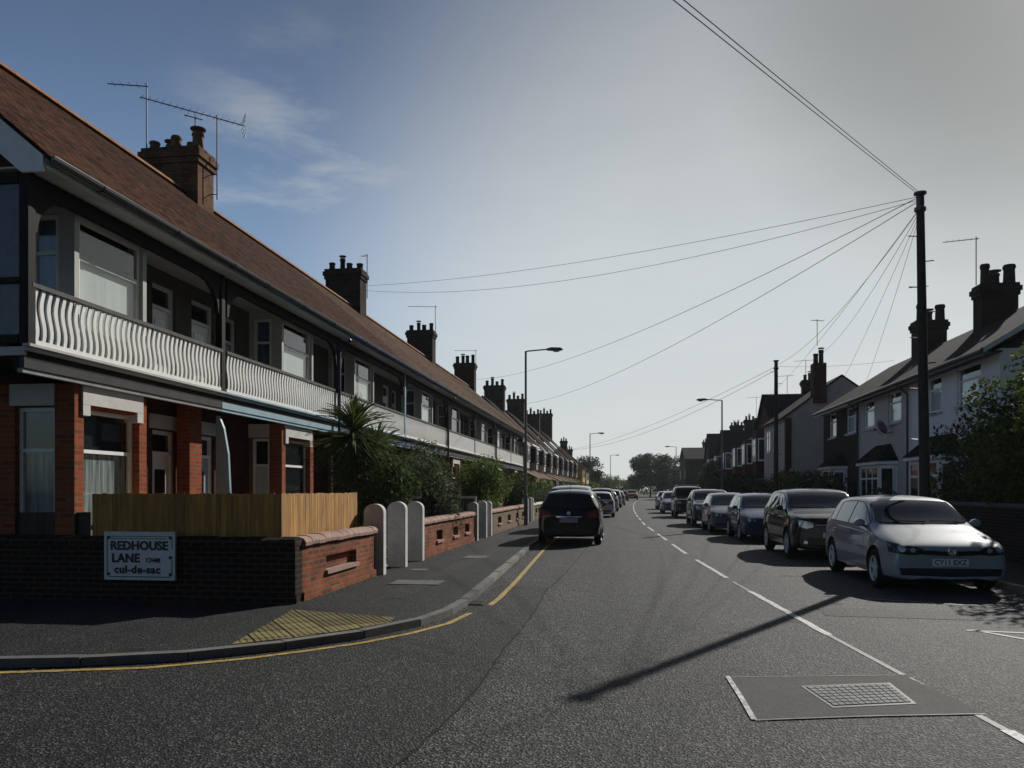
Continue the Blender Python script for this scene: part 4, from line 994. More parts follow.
tele_pole('tall wooden telegraph pole behind the silver car, fanning wires overhead', 6.55, 18.3, 7.9, (-.12, 0))
tele_pole('farther wooden telegraph pole standing in front of the slate gable on the right', 7.2, 38.5, 7.5)
def lamp(label, x, y, h, side, arm=1.5, collar=True):
    t = thing('street_lamp', label, 'street lamp', (x, y, PZ), 0, 'grey street lamps')
    m = MB(); m.tube([(0, 0, 0), (0, 0, 1.3)], .085, 12); m.tube([(0, 0, 1.3), (0, 0, 1.36), (0, 0, h)], [.085, .058, .045], 12); m.build('lamp_post', M['steel'], t, smooth=True)
    m = MB(); m.tube([(0, 0, h - .03), (side * .1, 0, h + .0), (side * (arm - .55), 0, h + .06)], .03, 8); m.build('bracket_arm', M['steel'], t, smooth=True)
    m = MB(); x0, x1 = side * (arm - .6), side * (arm + .1); z = h + .05
    m.prism([(x0, -.06, z - .02), (x0 + side * .2, -.13, z - .05), (x1 - side * .1, -.13, z - .05), (x1, -.05, z), (x1 - side * .1, -.1, z + .06), (x0 + side * .2, -.1, z + .08), (x0, -.05, z + .04)], (0, .24, 0)); hd = m.build('lantern', M['steel'], t)
    m = MB(); m.prism([(x0 + side * .25, -.1, z - .052), (x0 + side * .32, -.08, z - .1), (x1 - side * .2, -.08, z - .1), (x1 - side * .12, -.1, z - .052)], (0, .2, 0)); m.build('lamp_bowl', M['lampglass'], hd)
    m = MB(); m.box(-.06, .06, -.092, -.07, .45, .95); m.build('access_door', M['lead'], t)
lamp('tall grey street lamp on the left pavement with its arm over the road', -4.02, 34.2, 7.5, 1, 1.5)
lamp('grey street lamp on the right, its arm reaching left above the slate roofs', 6.4, 51.9, 7.2, -1, 1.5)
lamp('second grey street lamp on the left, far beyond the parked cars', -3.1, 84, 7.4, 1, 1.4)
lamp('small far street lamp on the left near the end of the street', -1.6, 137, 7.4, 1, 1.4)
lamp('far street lamp on the right in front of the big dark trees', 7.6, 111, 7.4, -1, 1.4)
def wire(label, a, b, sag, r=.006, group='wires from the telegraph poles'):
    a, b = Vector(a), Vector(b); pts = [a.lerp(b, i / 24) - Vector((0, 0, sag * 4 * (i / 24) * (1 - i / 24))) for i in range(25)]
    m = MB(); m.tube(pts, r, 5); o = m.build('overhead_wire', M['cable'], origin=a); tag(o, label, 'wire', group)
wire('upper of two wires running left to the second big chimney', TP, (-11.3, 34.6, 10.75), .35)
wire('lower of two wires running left to the second big chimney', TP - Vector((0, 0, .07)), (-11.3, 34.2, 10.45), .75)
wire('wire sloping left from the tall pole to the fourth chimney', TP, (-11.3, 62.6, 10.4), .9, .008)
wire('lowest wire sloping left from the tall pole towards the canopied houses', TP - Vector((0, 0, .08)), (-9.5, 68, 8.9), 1.1, .008)
wire('left wire of the overhead pair from the tall pole to the top edge', TP, (-5.25, -2, 4.99), .02, .0055)
wire('right wire of the overhead pair from the tall pole to the top edge', TP + Vector((.03, 0, .03)), (-5.13, -2, 4.99), .02, .0055)
wire('leftmost wire falling from the tall pole to the tall gabled house', TP - Vector((.05, 0, .3)), (10.3, 58, 8.2), .35, .006)
wire('second wire falling from the tall pole towards the farther pole', TP - Vector((.03, 0, .3)), (7.2, 38.5, 7.4), .5, .006)
wire('third wire falling from the tall pole to the red chimney on the grey flank', TP - Vector((0, 0, .3)), (11.1, 47.2, 9.2), .5, .006)
wire('wire dropping from the tall pole to the dark brick house', TP - Vector((0, 0, .34)), (10.1, 41, 5.6), .2, .005)
wire('wire dropping from the tall pole to the pebbledashed house', TP - Vector((0, 0, .34)), (10.1, 35.5, 5.6), .2, .005)
PP = Vector((7.2, 38.5, 7.35))
wire('wire from the farther pole across the street to the left houses', PP, (-8, 98, 6.4), .9, .009)
wire('second wire from the farther pole across to the left houses', PP - Vector((0, 0, .15)), (-7, 84, 5.9), 1.2, .009)
wire('short wire from the farther pole right to the dark brick roof', PP, (13.2, 41, 7.9), .12, .006)
def aerial(label, x, y, z0, h, rot, boom, n, refl=True, group='rooftop television aerials'):
    t = thing('television_aerial', label, 'aerial', (x, y, z0), rot, group)
    m = MB(); m.tube([(0, 0, 0), (0, 0, h)], .018, 7)
    if refl:
        c_, s_ = math.cos(-rot), math.sin(-rot)
        for z in (.15, .7): m.tube([(0, 0, z), (-.3 * c_, -.3 * s_, z)], .014, 5)
    m.build('mast', M['aerial'], t)
    b0, b1 = boom
    m = MB(); m.tube([(b0, 0, h - .08), (b1, 0, h - .08)], .014, 6); m.build('boom', M['aerial'], t)
    m = MB()
    for i in range(n):
        xx = b0 + (b1 - b0) * (i + .3) / n; m.tube([(xx, -.17, h - .07), (xx, .17, h - .07)], .006, 4)
    if refl:
        for s in (-1, 1):
            for k in range(3): m.tube([(b1 - .02 + .0 * k, -.2, h - .08 + s * (.07 + k * .1)), (b1 - .02 + k * .03, .2, h - .08 + s * (.07 + k * .1))], .007, 4)
            m.tube([(b1 - .03, 0, h - .08), (b1 + .05, 0, h - .08 + s * .33)], .008, 4)
    m.build('element', M['aerial'], t)
aerial('slim aerial mast with a short arm standing left of the nearest chimney', -12.75, 20.2, 9.3, 3.35, R(196), (-.05, 1.0), 5, False)
aerial('long aerial with a fan reflector on its mast beside the nearest chimney', -11.14, 21.0, 9.7, 2.35, R(45), (-2.0, .75), 16)
aerial('short aerial mast rising behind the pots of the nearest chimney', -11.9, 21.2, 10.3, 1.9, R(45), (-.3, .2), 2, False)
aerial('thin aerial mast on the second chimney of the terrace', -11.25, 34.7, 10.2, 2.0, R(170), (0, .3), 2, False)
aerial('aerial with an arm to the left on the third chimney', -11.3, 48.3, 10.4, 2.6, R(190), (-.1, 1.7), 8, False)
aerial('aerial with an arm to the left on the fourth chimney', -11.3, 62.3, 10.4, 2.3, R(190), (-.1, 1.7), 8, False)
aerial('twin armed aerial on the big chimney of the right terrace', 13.1, 31.7, 9.2, 1.8, R(165), (-.1, 1.1), 6, False)
aerial('small aerial on the second chimney of the right terrace', 13.4, 38, 9.2, 1.6, R(165), (-.3, .5), 5, False)
aerial('aerial on the red chimney of the grey flank wall', 11.1, 47.3, 9.8, 1.5, R(200), (-.4, .4), 5, False)
aerial('aerial on the roof of the tall gabled house', 13.4, 60.5, 9.6, 1.5, R(160), (-.5, .8), 6, False)
aerial('aerial above the brick bays down the right side', 13.4, 67, 8.7, 2.2, R(160), (-.5, .8), 6, False)
aerial('tall aerial above the pale low house on the right', 13.6, 83, 8.4, 2.6, R(160), (-.6, 1.0), 6, False)

# ------------------------------------------------------------------ vegetation
def leaves(mb, blobs, n, size, rnd=random):
    tot = sum(b[3] * b[4] * b[5] for b in blobs) ** 1
    for bx, by, bz, rx_, ry_, rz_ in blobs:
        for _ in range(int(n * rx_ * ry_ * rz_ / tot)):
            v = Vector((rnd.gauss(0, 1), rnd.gauss(0, 1), rnd.gauss(0, 1))).normalized()
            rr = rnd.random() ** .38 * (1 + .22 * math.sin(v.x * 5 + bx * 3) * math.sin(v.y * 6 + by) * math.cos(v.z * 5 + bz) + .1 * rnd.random())
            c = Vector((bx + v.x * rx_ * rr, by + v.y * ry_ * rr, bz + v.z * rz_ * rr))
            if c.z < .02: continue
            s = size * rnd.uniform(.6, 1.4)
            d = Vector((rnd.gauss(0, 1), rnd.gauss(0, 1), rnd.gauss(0, 1))).normalized(); e = d.orthogonal().normalized()
            e.rotate(Matrix.Rotation(rnd.uniform(0, 6.28), 3, d)); f = d.cross(e)
            mb.face([c - e * s, c - f * s * .45 + e * s * .1, c + e * s, c + f * s * .45 + e * s * .1])
def plant(name, label, cat, loc, blobs, n, size, mat, trunk=None, group=None):
    t = thing(name, label, cat, loc, 0, group)
    m = MB(); leaves(m, blobs, n, size); m.build('crown' if trunk else 'foliage', mat, t)
    m = MB()
    if trunk:
        h, r = trunk; m.tube([(0, 0, -.05), (.05, .02, h * .4), (-.02, .05, h * .8)], [r, r * .8, r * .6], 9)
        for bx, by, bz, *_ in blobs: m.tube([(0, .02, h * .5), (bx * .5, by * .5, (bz + h * .5) * .52), (bx, by, bz)], [r * .5, r * .32, r * .1], 6)
        m.build('trunk', M['bark'], t)
    else:
        for bx, by, bz, *_ in blobs[:6]: m.tube([(bx * .3, by * .3, -.02), (bx * .8, by * .8, bz * .5), (bx, by, bz)], [.035, .025, .01], 5)
        m.build('stem', M['bark'], t)
    return t
def rblobs(n, rx_, ry_, z0, z1, r0, r1, seed):
    q = random.Random(seed); out = []
    for _ in range(n):
        a = q.uniform(0, 6.28); d = q.random() ** .5; z = q.uniform(z0, z1); r = q.uniform(r0, r1)
        out.append((rx_ * d * math.cos(a), ry_ * d * math.sin(a), z, r, r, r * .85))
    return out
def palm(label, loc, h, n, L, seed):
    q = random.Random(seed); t = thing('palm', label, 'palm', loc, 0, 'spiky palms in the front gardens')
    m = MB(); m.tube([(0, 0, -.05), (.04, .02, h * .5), (0, 0, h)], [.11, .09, .1], 10); m.build('trunk', M['bark'], t)
    b = MB()
    for i in range(n):
        az = q.uniform(0, 6.28); el = R(q.uniform(-75, 85)); l = L * q.uniform(.7, 1.1) * (1 if el > -.4 else .8); w = .028 * q.uniform(.8, 1.3)
        d = Vector((math.cos(az) * math.cos(el), math.sin(az) * math.cos(el), math.sin(el))); s = Vector((-math.sin(az), math.cos(az), 0)) + Vector((0, 0, q.uniform(-.4, .4)))
        o = Vector((0, 0, h - .25 * q.random() + (.1 if el > .5 else -.2 * q.random())))
        pr = None
        for k in range(6):
            f = k / 5; p = o + d * l * f - Vector((0, 0, .34 * l * f * f * (1 if el > -.3 else .3))); ww = w * (1 - f ** 2.2 * .95) * (.6 + .4 * min(1, f * 4))
            cur = (p - s * ww, p + Vector((0, 0, -.012)), p + s * ww)
            if pr: b.face([pr[0], pr[1], cur[1], cur[0]]); b.face([pr[1], pr[2], cur[2], cur[1]])
            pr = cur
    b.build('blade', M['blade'], t)
palm('tall spiky cabbage palm rising behind the end of the larch fence', (-5.6, 16.4, PZ), 2.85, 420, 1.05, 3)
palm('second, lower cabbage palm just beyond the tall one', (-5.7, 18.2, PZ), 2.45, 260, 1.05, 4)
plant('shrub', 'low dark shrub filling the garden beneath the cabbage palms', 'shrub', (-5.6, 17.3, PZ), rblobs(16, .6, 1.5, .4, 2.0, .4, .65, 11), 8000, .055, M['leaf_dark'])
plant('shrub', 'loose grey green shrub overhanging the wall with three recesses', 'shrub', (-5.2, 20.7, PZ), rblobs(20, .55, 1.9, .5, 2.5, .4, .62, 12), 16000, .042, M['leaf_grey'])
plant('shrub', 'dark climbing shrub behind the loose grey one, by the garden panel', 'shrub', (-5.9, 24.0, PZ), rblobs(14, .6, 1.6, .5, 2.5, .4, .7, 13), 9000, .05, M['leaf_dark'])
plant('bush', 'rounded dark green bush beyond the second gatepost group', 'bush', (-5.35, 30.4, PZ), rblobs(18, .55, 1.7, .5, 2.35, .55, .8, 14), 18000, .045, M['leaf'])
plant('bush', 'clipped dark bush beside the lamp post on the left', 'bush', (-5.3, 42.5, PZ), rblobs(14, .5, 2.6, .4, 2.1, .5, .8, 15), 9000, .06, M['leaf_dark'])
plant('bush', 'ragged pale bush hanging over the whitish wall past the lamp', 'bush', (-4.5, 46.5, PZ), rblobs(8, .5, 1.2, .4, 1.25, .35, .6, 16), 5000, .055, M['leaf_grey'])
plant('bush', 'light green bush behind the black car roof', 'bush', (-5.2, 57, PZ), rblobs(10, .6, 3.4, .5, 1.7, .6, .9, 17), 3000, .1, M['leaf'])
for i, (y, lab) in enumerate([(70, 'green hedge under the first canopied houses'), (92, 'green hedge under the middle canopied houses'), (112, 'green hedge near the ochre house')]):
    plant('hedge', lab, 'hedge', (-5.0 + xo(y), y, PZ), rblobs(12, .5, 7, .5, 1.3 + .3 * i, .7, 1.0, 20 + i), 3000, .14, M['leaf'], group='hedges in the left gardens')
# right
plant('tree', 'big leafy garden tree with sunlit lime top at the right edge', 'tree', (9.6, 19.2, PZ), rblobs(30, 1.2, 2.3, .9, 4.0, .7, 1.0, 31), 26000, .07, M['leaf_lime'], (2.6, .12))
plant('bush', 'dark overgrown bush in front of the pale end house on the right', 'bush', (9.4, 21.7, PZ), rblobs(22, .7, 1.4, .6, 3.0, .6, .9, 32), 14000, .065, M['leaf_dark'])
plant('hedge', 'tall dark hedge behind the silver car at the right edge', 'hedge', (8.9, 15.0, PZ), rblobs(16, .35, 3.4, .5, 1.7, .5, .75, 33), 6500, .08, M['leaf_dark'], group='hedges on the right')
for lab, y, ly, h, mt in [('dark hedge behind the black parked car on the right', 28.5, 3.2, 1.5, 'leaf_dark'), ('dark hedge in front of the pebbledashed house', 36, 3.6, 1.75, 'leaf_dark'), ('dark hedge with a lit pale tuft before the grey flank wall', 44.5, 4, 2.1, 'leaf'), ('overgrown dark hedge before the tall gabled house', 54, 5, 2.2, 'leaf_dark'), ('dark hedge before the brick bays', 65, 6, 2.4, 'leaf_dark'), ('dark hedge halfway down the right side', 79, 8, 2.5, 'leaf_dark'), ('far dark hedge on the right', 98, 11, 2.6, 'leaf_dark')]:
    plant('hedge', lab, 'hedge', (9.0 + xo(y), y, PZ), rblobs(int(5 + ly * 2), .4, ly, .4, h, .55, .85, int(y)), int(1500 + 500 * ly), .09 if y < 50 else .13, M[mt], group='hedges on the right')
plant('tree', 'small dark tree rising from the gardens far down the right', 'tree', (10, 88, PZ), rblobs(10, 1.2, 2, 2.2, 4.2, .9, 1.3, 41), 2500, .16, M['leaf_dark'], (3, .12))
for lab, x, y, sx, sy, z0, z1, r0, r1, n, mt in [
    ('broad dark tree right of the vanishing point, largest at the street end', 6.6, 178, 3.4, 3, 2.2, 8.3, 1.5, 2.3, 14000, 'leaf_dark'),
    ('dark tree on the right beyond the broad one, its crown a little lower', 11.8, 184, 3.0, 3, 2, 7.6, 1.5, 2.2, 9000, 'leaf_dark'),
    ('dark tree standing left of the street end, behind the second left lamp', -6.6, 150, 2.6, 3, 2, 6.4, 1.2, 1.9, 6000, 'leaf_dark'),
    ('lower green tree just right of the left street end tree', -3.5, 205, 2.6, 3, 1.5, 4.2, 1.2, 1.8, 3500, 'leaf'),
    ('small green tree in the gap at the very end of the street', 0.2, 240, 4.2, 3, 1.2, 3.8, 1.4, 2.1, 3500, 'leaf'),
    ('slim dark tree at the right of the gap at the street end', 3.6, 190, 1.0, 3, 1.5, 4.2, 1.1, 1.5, 3000, 'leaf_dark')]:
    plant('tree', lab, 'tree', (x, y, 0), rblobs(40, sx * 1.25, sy, z0, z1 + .6, r0 * .5, r1 * .72, int(y + x)), n, .2, M[mt], (z1 * .6, .2), 'trees at the end of the street')
tl = MB(); leaves(tl, [(x, 300 + 8 * math.sin(x), 2.2 + 1.2 * math.sin(x * .4), 5, 4, 2.4 + .7 * math.sin(x * 1.3)) for x in range(-70, 90, 5)], 9000, .5)
tag(tl.build('far_treeline', M['leaf_dark']), kind='stuff')

lt = MB(); q = random.Random(5)
for path, w_, n_ in ((left_kerb[2:18], .12, 420), ([(-4.2, 10.4), (-4.2, 13.6)], .1, 60), ([(-4.2, 17), (-4.2, 36)], .12, 160), ([(-26, 10.1), (-4.4, 10.1)], .12, 120), ([(6.1, 8), (6.1, 60)], .15, 300)):
    pts_ = resample(path, .02)
    for _ in range(n_):
        a = q.choice(pts_); x, y = a[0] + q.gauss(.06 if w_ == .12 and path is not None and len(path) > 3 else 0, w_ * .5), a[1] + q.gauss(0, w_ * .5)
        on = path[0][0] in (-4.2, -26); z = (PZ + .004) if on else .007
        s = q.uniform(.008, .022); r = q.uniform(0, 6.28); d = Vector((math.cos(r) * s, math.sin(r) * s, q.uniform(0, .006))); e = Vector((-math.sin(r) * s * .6, math.cos(r) * s * .6, q.uniform(0, .006))); c = Vector((x, y, z))
        lt.face([c - d, c - e + Vector((0, 0, .004)), c + d, c + e + Vector((0, 0, .004))])
tag(lt.build('leaf_litter', M['litter']), kind='stuff')

def scar(poly, z, mat):
    sheet('tarmac_patch', poly, z, M[mat])
scar([(-3.35, 10.9), (-2.98, 10.85), (-3.0, 21.8), (-3.34, 21.9)], PZ + .003, 'road_dark')
scar([(-1.05, 20.9), (1.15, 21.05), (1.16, 21.7), (-1.05, 21.6)], .0035, 'road_worn')
scar([(2.6, 10.6), (5.2, 10.4), (5.3, 11.1), (2.65, 11.35)], .0035, 'road_dark')
scar([(.1, 3.4), (1.35, 3.45), (1.3, 4.5), (.15, 4.4)], .0035, 'road_dark')
# ------------------------------------------------------------------ cars
# stations: distance from nose, half width, floor z, shoulder z, rail half width, rail z, top z
HATCH = [(0.0, .70, .25, .58, .62, .64, .66), (.06, .81, .19, .66, .70, .71, .735), (.34, .885, .18, .76, .76, .80, .845), (.75, .905, .18, .85, .76, .90, .94),
         (1.12, .91, .18, .92, .73, .98, 1.01), (1.60, .91, .18, .94, .70, 1.24, 1.275), (1.96, .91, .18, .95, .65, 1.43, 1.48), (2.65, .91, .18, .97, .645, 1.46, 1.52),
         (3.4, .91, .18, .99, .65, 1.45, 1.515), (3.87, .90, .19, 1.0, .645, 1.405, 1.465), (4.05, .88, .2, .99, .69, 1.10, 1.14), (4.15, .85, .22, .90, .70, .95, .97), (4.2, .76, .3, .62, .64, .66, .68)]
SUV = [(0.0, .74, .32, .78, .66, .86, .88), (.06, .84, .25, .88, .74, .95, .97), (.32, .90, .23, .97, .78, 1.01, 1.04), (.75, .915, .23, 1.02, .78, 1.07, 1.10),
       (1.08, .92, .23, 1.06, .75, 1.12, 1.15), (1.5, .92, .23, 1.07, .73, 1.37, 1.41), (1.88, .92, .23, 1.08, .70, 1.57, 1.62), (2.6, .92, .23, 1.10, .70, 1.61, 1.66),
       (3.3, .92, .23, 1.12, .70, 1.585, 1.64), (3.86, .91, .24, 1.13, .69, 1.53, 1.585), (4.1, .89, .25, 1.11, .74, 1.16, 1.21), (4.2, .85, .27, .98, .70, 1.02, 1.04), (4.28, .78, .36, .74, .68, .78, .80)]
BOXY = [(0.0, .74, .38, .88, .66, .95, .97), (.05, .84, .32, .97, .76, 1.03, 1.05), (.3, .88, .3, 1.03, .80, 1.08, 1.10), (.85, .89, .3, 1.07, .80, 1.12, 1.14),
        (1.3, .89, .3, 1.09, .79, 1.17, 1.19), (1.55, .89, .3, 1.10, .75, 1.48, 1.51), (1.75, .89, .3, 1.11, .72, 1.74, 1.78), (2.5, .89, .3, 1.12, .715, 1.80, 1.85),
        (3.6, .89, .3, 1.13, .71, 1.80, 1.85), (4.2, .89, .3, 1.13, .70, 1.76, 1.81), (4.38, .87, .31, 1.12, .72, 1.35, 1.38), (4.45, .86, .32, 1.0, .74, 1.06, 1.08), (4.5, .80, .4, .8, .72, .84, .86)]
SPEC = dict(hatch=dict(st=HATCH, ax=(.86, 3.45), wr=.318, base=.99, win=(1.40, 3.72, .985, 1.395)), suv=dict(st=SUV, ax=(.86, 3.5), wr=.35, base=1.13, win=(1.36, 3.62, 1.115, 1.53)),
            boxy=dict(st=BOXY, ax=(.9, 3.6), wr=.37, base=1.15, win=(1.62, 4.15, 1.16, 1.70)))
_paint = {}
def make_car(label, kind, col, loc, rz, cat='car', metal=.15, plate='', rear_view=False, group='cars parked along the street', emblem=False, name='parked_car', ls=1.0, hs=1.0, rs=1.0):
    S = SPEC[kind]; st = [(f * ls, w, zf * 1, zb * hs, yr * (rs if f > 1.3 else 1), zr * hs, zt * hs) for f, w, zf, zb, yr, zr, zt in S['st']]; L = st[-1][0]
    key = (col, metal)
    if key not in _paint: _paint[key] = carpaint('car_paint', col, metal)
    paint = _paint[key]
    t = thing(name, label, cat, loc, rz, group)
    V, F, MI = [], [], []
    rows = []
    for i, (f, w, zf, zb, yr, zr, zt) in enumerate(st):
        x = L / 2 - f; zm = zf + (zb - zf) * .62
        half = [(0, zf), (w * .8, zf), (w * .965, zf + .07), (w, zf + (zb - zf) * .36), (w * 1.0, zm), (w * .955, zb), (yr, zr), (yr * .62, zt - (zt - zr) * .25), (0, zt)]
        pts = [(x, y, z) for y, z in half] + [(x, -y, z) for y, z in half[-2:0:-1]]
        # nose and tail are rounded in plan
        b = .10 if i in (0, len(st) - 1) else 0
        pts = [(px - (b * (py / w) ** 2 if i == 0 else -b * .7 * (py / w) ** 2) if b else px, py, pz) for px, py, pz in pts]
        rows.append(len(V)); V += pts
    n = 16
    for i in range(len(st) - 1):
        for j in range(n):
            a, b = rows[i], rows[i + 1]
            F.append((a + j, a + (j + 1) % n, b + (j + 1) % n, b + j)); MI.append(1 if j in (0, n - 1) or (kind == 'suv' and j in (1, n - 2)) else 0)
    for a, rev in ((rows[0], True), (rows[-1], False)):
        for j in range(8):
            q = [a + j, a + j + 1, a + (n - j - 1) % n, a + (n - j) % n]
            q = list(dict.fromkeys(q))
            if len(q) >= 3: F.append(tuple(q if rev else q[::-1])); MI.append(0)
    me = bpy.data.meshes.new('body'); me.from_pydata(V, [], F); me.materials.append(paint); me.materials.append(M['black'])
    me.polygons.foreach_set('material_index', MI)
    bm = bmesh.new(); bm.from_mesh(me); bmesh.ops.recalc_face_normals(bm, faces=bm.faces); bm.to_mesh(me); bm.free()
    cre = {}
    for i in range(len(st) - 1):
        for j, c in ((2, .7), (5, .8), (6, .5), (3, .2)):
            for q in (j, n - j): cre[frozenset((rows[i] + q, rows[i + 1] + q))] = c
    for q in range(2, 7):
        for i, c in ((4, .3), (6, .25), (9, .35), (10, .3)): cre[frozenset((rows[i] + q, rows[i] + q + 1))] = c if q >= 6 else 0
    at = me.attributes.new('crease_edge', 'FLOAT', 'EDGE')
    for e in me.edges: at.data[e.index].value = cre.get(frozenset(e.vertices), 0)
    ob = bpy.data.objects.new('body', me); COL.objects.link(ob)
    ss = ob.modifiers.new('s', 'SUBSURF'); ss.levels = 2; ss.render_levels = 2
    bpy.context.view_layer.update(); dg = bpy.context.evaluated_depsgraph_get()
    smooth = bpy.data.meshes.new_from_object(ob.evaluated_get(dg))
    bvh = BVHTree.FromPolygons([v.co for v in smooth.vertices], [p.vertices for p in smooth.polygons])
    # wheel arches
    cm = MB(); wr = S['wr']; axs = [L / 2 - a * ls for a in S['ax']]
    for ax in axs:
        for s in (-1, 1): cm.lathe([(0, .58 * s), (wr + .055, .58 * s), (wr + .055, 1.1 * s), (0, 1.1 * s)], (ax, 0, wr + .01), 28, 'y')
    cu = cm.build('cutter', M['black']); cu.data.materials.clear(); cu.data.materials.append(paint); cu.data.materials.append(M['black'])
    for p in cu.data.polygons: p.material_index = 1
    bm = bmesh.new(); bm.from_mesh(cu.data); bmesh.ops.remove_doubles(bm, verts=bm.verts, dist=1e-5); bmesh.ops.recalc_face_normals(bm, faces=bm.faces); bm.to_mesh(cu.data); bm.free()
    bo = ob.modifiers.new('b', 'BOOLEAN'); bo.object = cu; bo.operation = 'DIFFERENCE'; bo.solver = 'EXACT'
    bpy.context.view_layer.update(); dg = bpy.context.evaluated_depsgraph_get()
    fin = bpy.data.meshes.new_from_object(ob.evaluated_get(dg))
    ob.modifiers.clear(); ob.data = fin; fin.name = 'body'; bpy.data.objects.remove(cu); ob.parent = t
    fin.shade_smooth(); fin.set_sharp_from_angle(angle=R(42))
    for m_ in fin.materials: pass
    def cast(axis, a, b, s=1):
        if axis == 'S': o, d = Vector((a, 3 * s, b)), Vector((0, -s, 0))
        elif axis == 'F': o, d = Vector((4, a, b)), Vector((-1, 0, 0))
        elif axis == 'B': o, d = Vector((-4, a, b)), Vector((1, 0, 0))
        else: o, d = Vector((a, b, 4)), Vector((0, 0, -1))
        p, nn, _, _ = bvh.ray_cast(o, d)
        if p is None: return None
        if nn.dot(d) > 0: nn = -nn
        return p, nn
    def decal(name, mat, axis, bot, top, off=.004, s=1, nn=18, mm=7, parent=t, mb=None):
        def rs(pl):
            Ls = [0]
            for a, b in zip(pl, pl[1:]): Ls.append(Ls[-1] + math.dist(a, b))
            out = []
            for k in range(nn + 1):
                d = Ls[-1] * k / nn; i = max(j for j in range(len(Ls) - 1) if Ls[j] <= d + 1e-9)
                f = (d - Ls[i]) / max(1e-9, Ls[i + 1] - Ls[i]); out.append((pl[i][0] + (pl[i+1][0] - pl[i][0]) * f, pl[i][1] + (pl[i+1][1] - pl[i][1]) * f))
            return out
        B, T = rs(bot), rs(top); own = mb is None; mb = mb or MB(); G = []
        for i in range(nn + 1):
            for j in range(mm + 1):
                f = j / mm; h = cast(axis, B[i][0] + (T[i][0] - B[i][0]) * f, B[i][1] + (T[i][1] - B[i][1]) * f, s)
                G.append(None if h is None else tuple(h[0] + h[1] * off))
        base = len(mb.v); mb.v += [g or (0, 0, 0) for g in G]
        for i in range(nn):
            for j in range(mm):
                q = [i * (mm + 1) + j, (i + 1) * (mm + 1) + j, (i + 1) * (mm + 1) + j + 1, i * (mm + 1) + j + 1]
                if all(G[k] is not None for k in q): mb.f.append(tuple(base + k for k in q)); mb.m.append(0)
        if own:
            o = mb.build(name, mat, parent); o.data.shade_smooth(); return o
    X = lambda f: L / 2 - f * ls
    w0, w1, zb, zt = S['win']; zb *= hs; zt *= hs
    def ztop(f):                     # roofline of the side windows
        if kind == 'boxy': k = [(w0, zb + .06), (w0 + .18, zt), (w1 - .06, zt), (w1, zt - .1)]
        else: k = [(w0 - .02, zb + .05), (w0 + .3, zb + .22 * (zt - zb) / .4), (w0 + .66, zt - .03), (w0 + 1.1, zt), (w1 - .55, zt - .02), (w1 - .22, zt - .07), (w1, zb + .15)]
        for (a, b), (c, d) in zip(k, k[1:]):
            if a <= f <= c: return b + (d - b) * (f - a) / (c - a)
        return k[0][1] if f < k[0][0] else k[-1][1]
    bp = w0 + (w1 - w0) * .46; cp = w0 + (w1 - w0) * .84
    for s in (1, -1):
        fs = [w0 - .03 + (w1 - w0 + .06) * i / 16 for i in range(17)]
        decal('window_surround', M['black'], 'S', [(X(f), zb - .022 + .02 * (f - w0)) for f in fs], [(X(f), ztop(min(max(f, w0), w1)) + .02) for f in fs], .003, s)
        for a, b in ((w0, bp - .03), (bp + .03, cp - .02), (cp + .03, w1 - .03)):
            fs = [a + (b - a) * i / 10 for i in range(11)]
            decal('side_window', M['carglass'], 'S', [(X(f), zb + .02 * (f - w0)) for f in fs], [(X(f), ztop(f)) for f in fs], .006, s)
        sm = MB()
        for f in (w0 + .02, bp, cp + .1):
            fz = .30 if f < cp else .62
            decal('', None, 'S', [(X(f - .007), fz), (X(f + .007), fz)], [(X(f - .007), zb - .02), (X(f + .007), zb - .02)], .0025, s, 1, 14, mb=sm)
        decal('', None, 'S', [(X(w0), .31), (X(cp - .25), .31)], [(X(w0), .318), (X(cp - .25), .318)], .0025, s, 14, 1, mb=sm)
        sm.build('door_seam', M['black'], t)
        hm = MB()
        for f in (bp - .25, cp - .12):
            h = cast('S', X(f), zb - .13, s)
            if h: p = h[0]; hm.box(p.x - .09, p.x + .09, min(p.y + s * .012, p.y + s * .035), max(p.y + s * .012, p.y + s * .035), p.z - .014, p.z + .014)
        hm.build('door_handle', paint, t)
        h = cast('S', X(w0 + .12), zb - .02, s)
        mm_ = MB(); y0 = h[0].y
        mm_.lathe([(.0, -.055), (.055, -.05), (.085, -.01), (.08, .05), (.05, .07), (0, .072)], (0, 0, 0), 12, 'y')
        mm_.v = [(X(w0 + .1) + v[1] * 1.0, y0 + s * (.085 + v[0] * 1.05), zb + .06 + v[2] * .78) for v in mm_.v]
        mm_.tube([(X(w0 + .12), y0 - s * .02, zb + .0), (X(w0 + .1), y0 + s * .1, zb + .04)], .022, 6)
        mr = mm_.build('wing_mirror', paint, t, smooth=True)
        gl = MB(); gl.lathe([(0, 0), (.07, 0)], (0, 0, 0), 12, 'y'); gl.v = [(X(w0 + .1) - .06, y0 + s * (.085 + v[0] * 1.0), zb + .06 + v[2] * .72) for v in gl.v]; gl.build('mirror_glass', M['chrome'], mr)
        if kind == 'suv':
            decal('sill_strip', M['chrome'], 'S', [(X(1.35), .40), (X(3.0), .42)], [(X(1.35), .43), (X(3.0), .45)], .006, s, 10, 1)
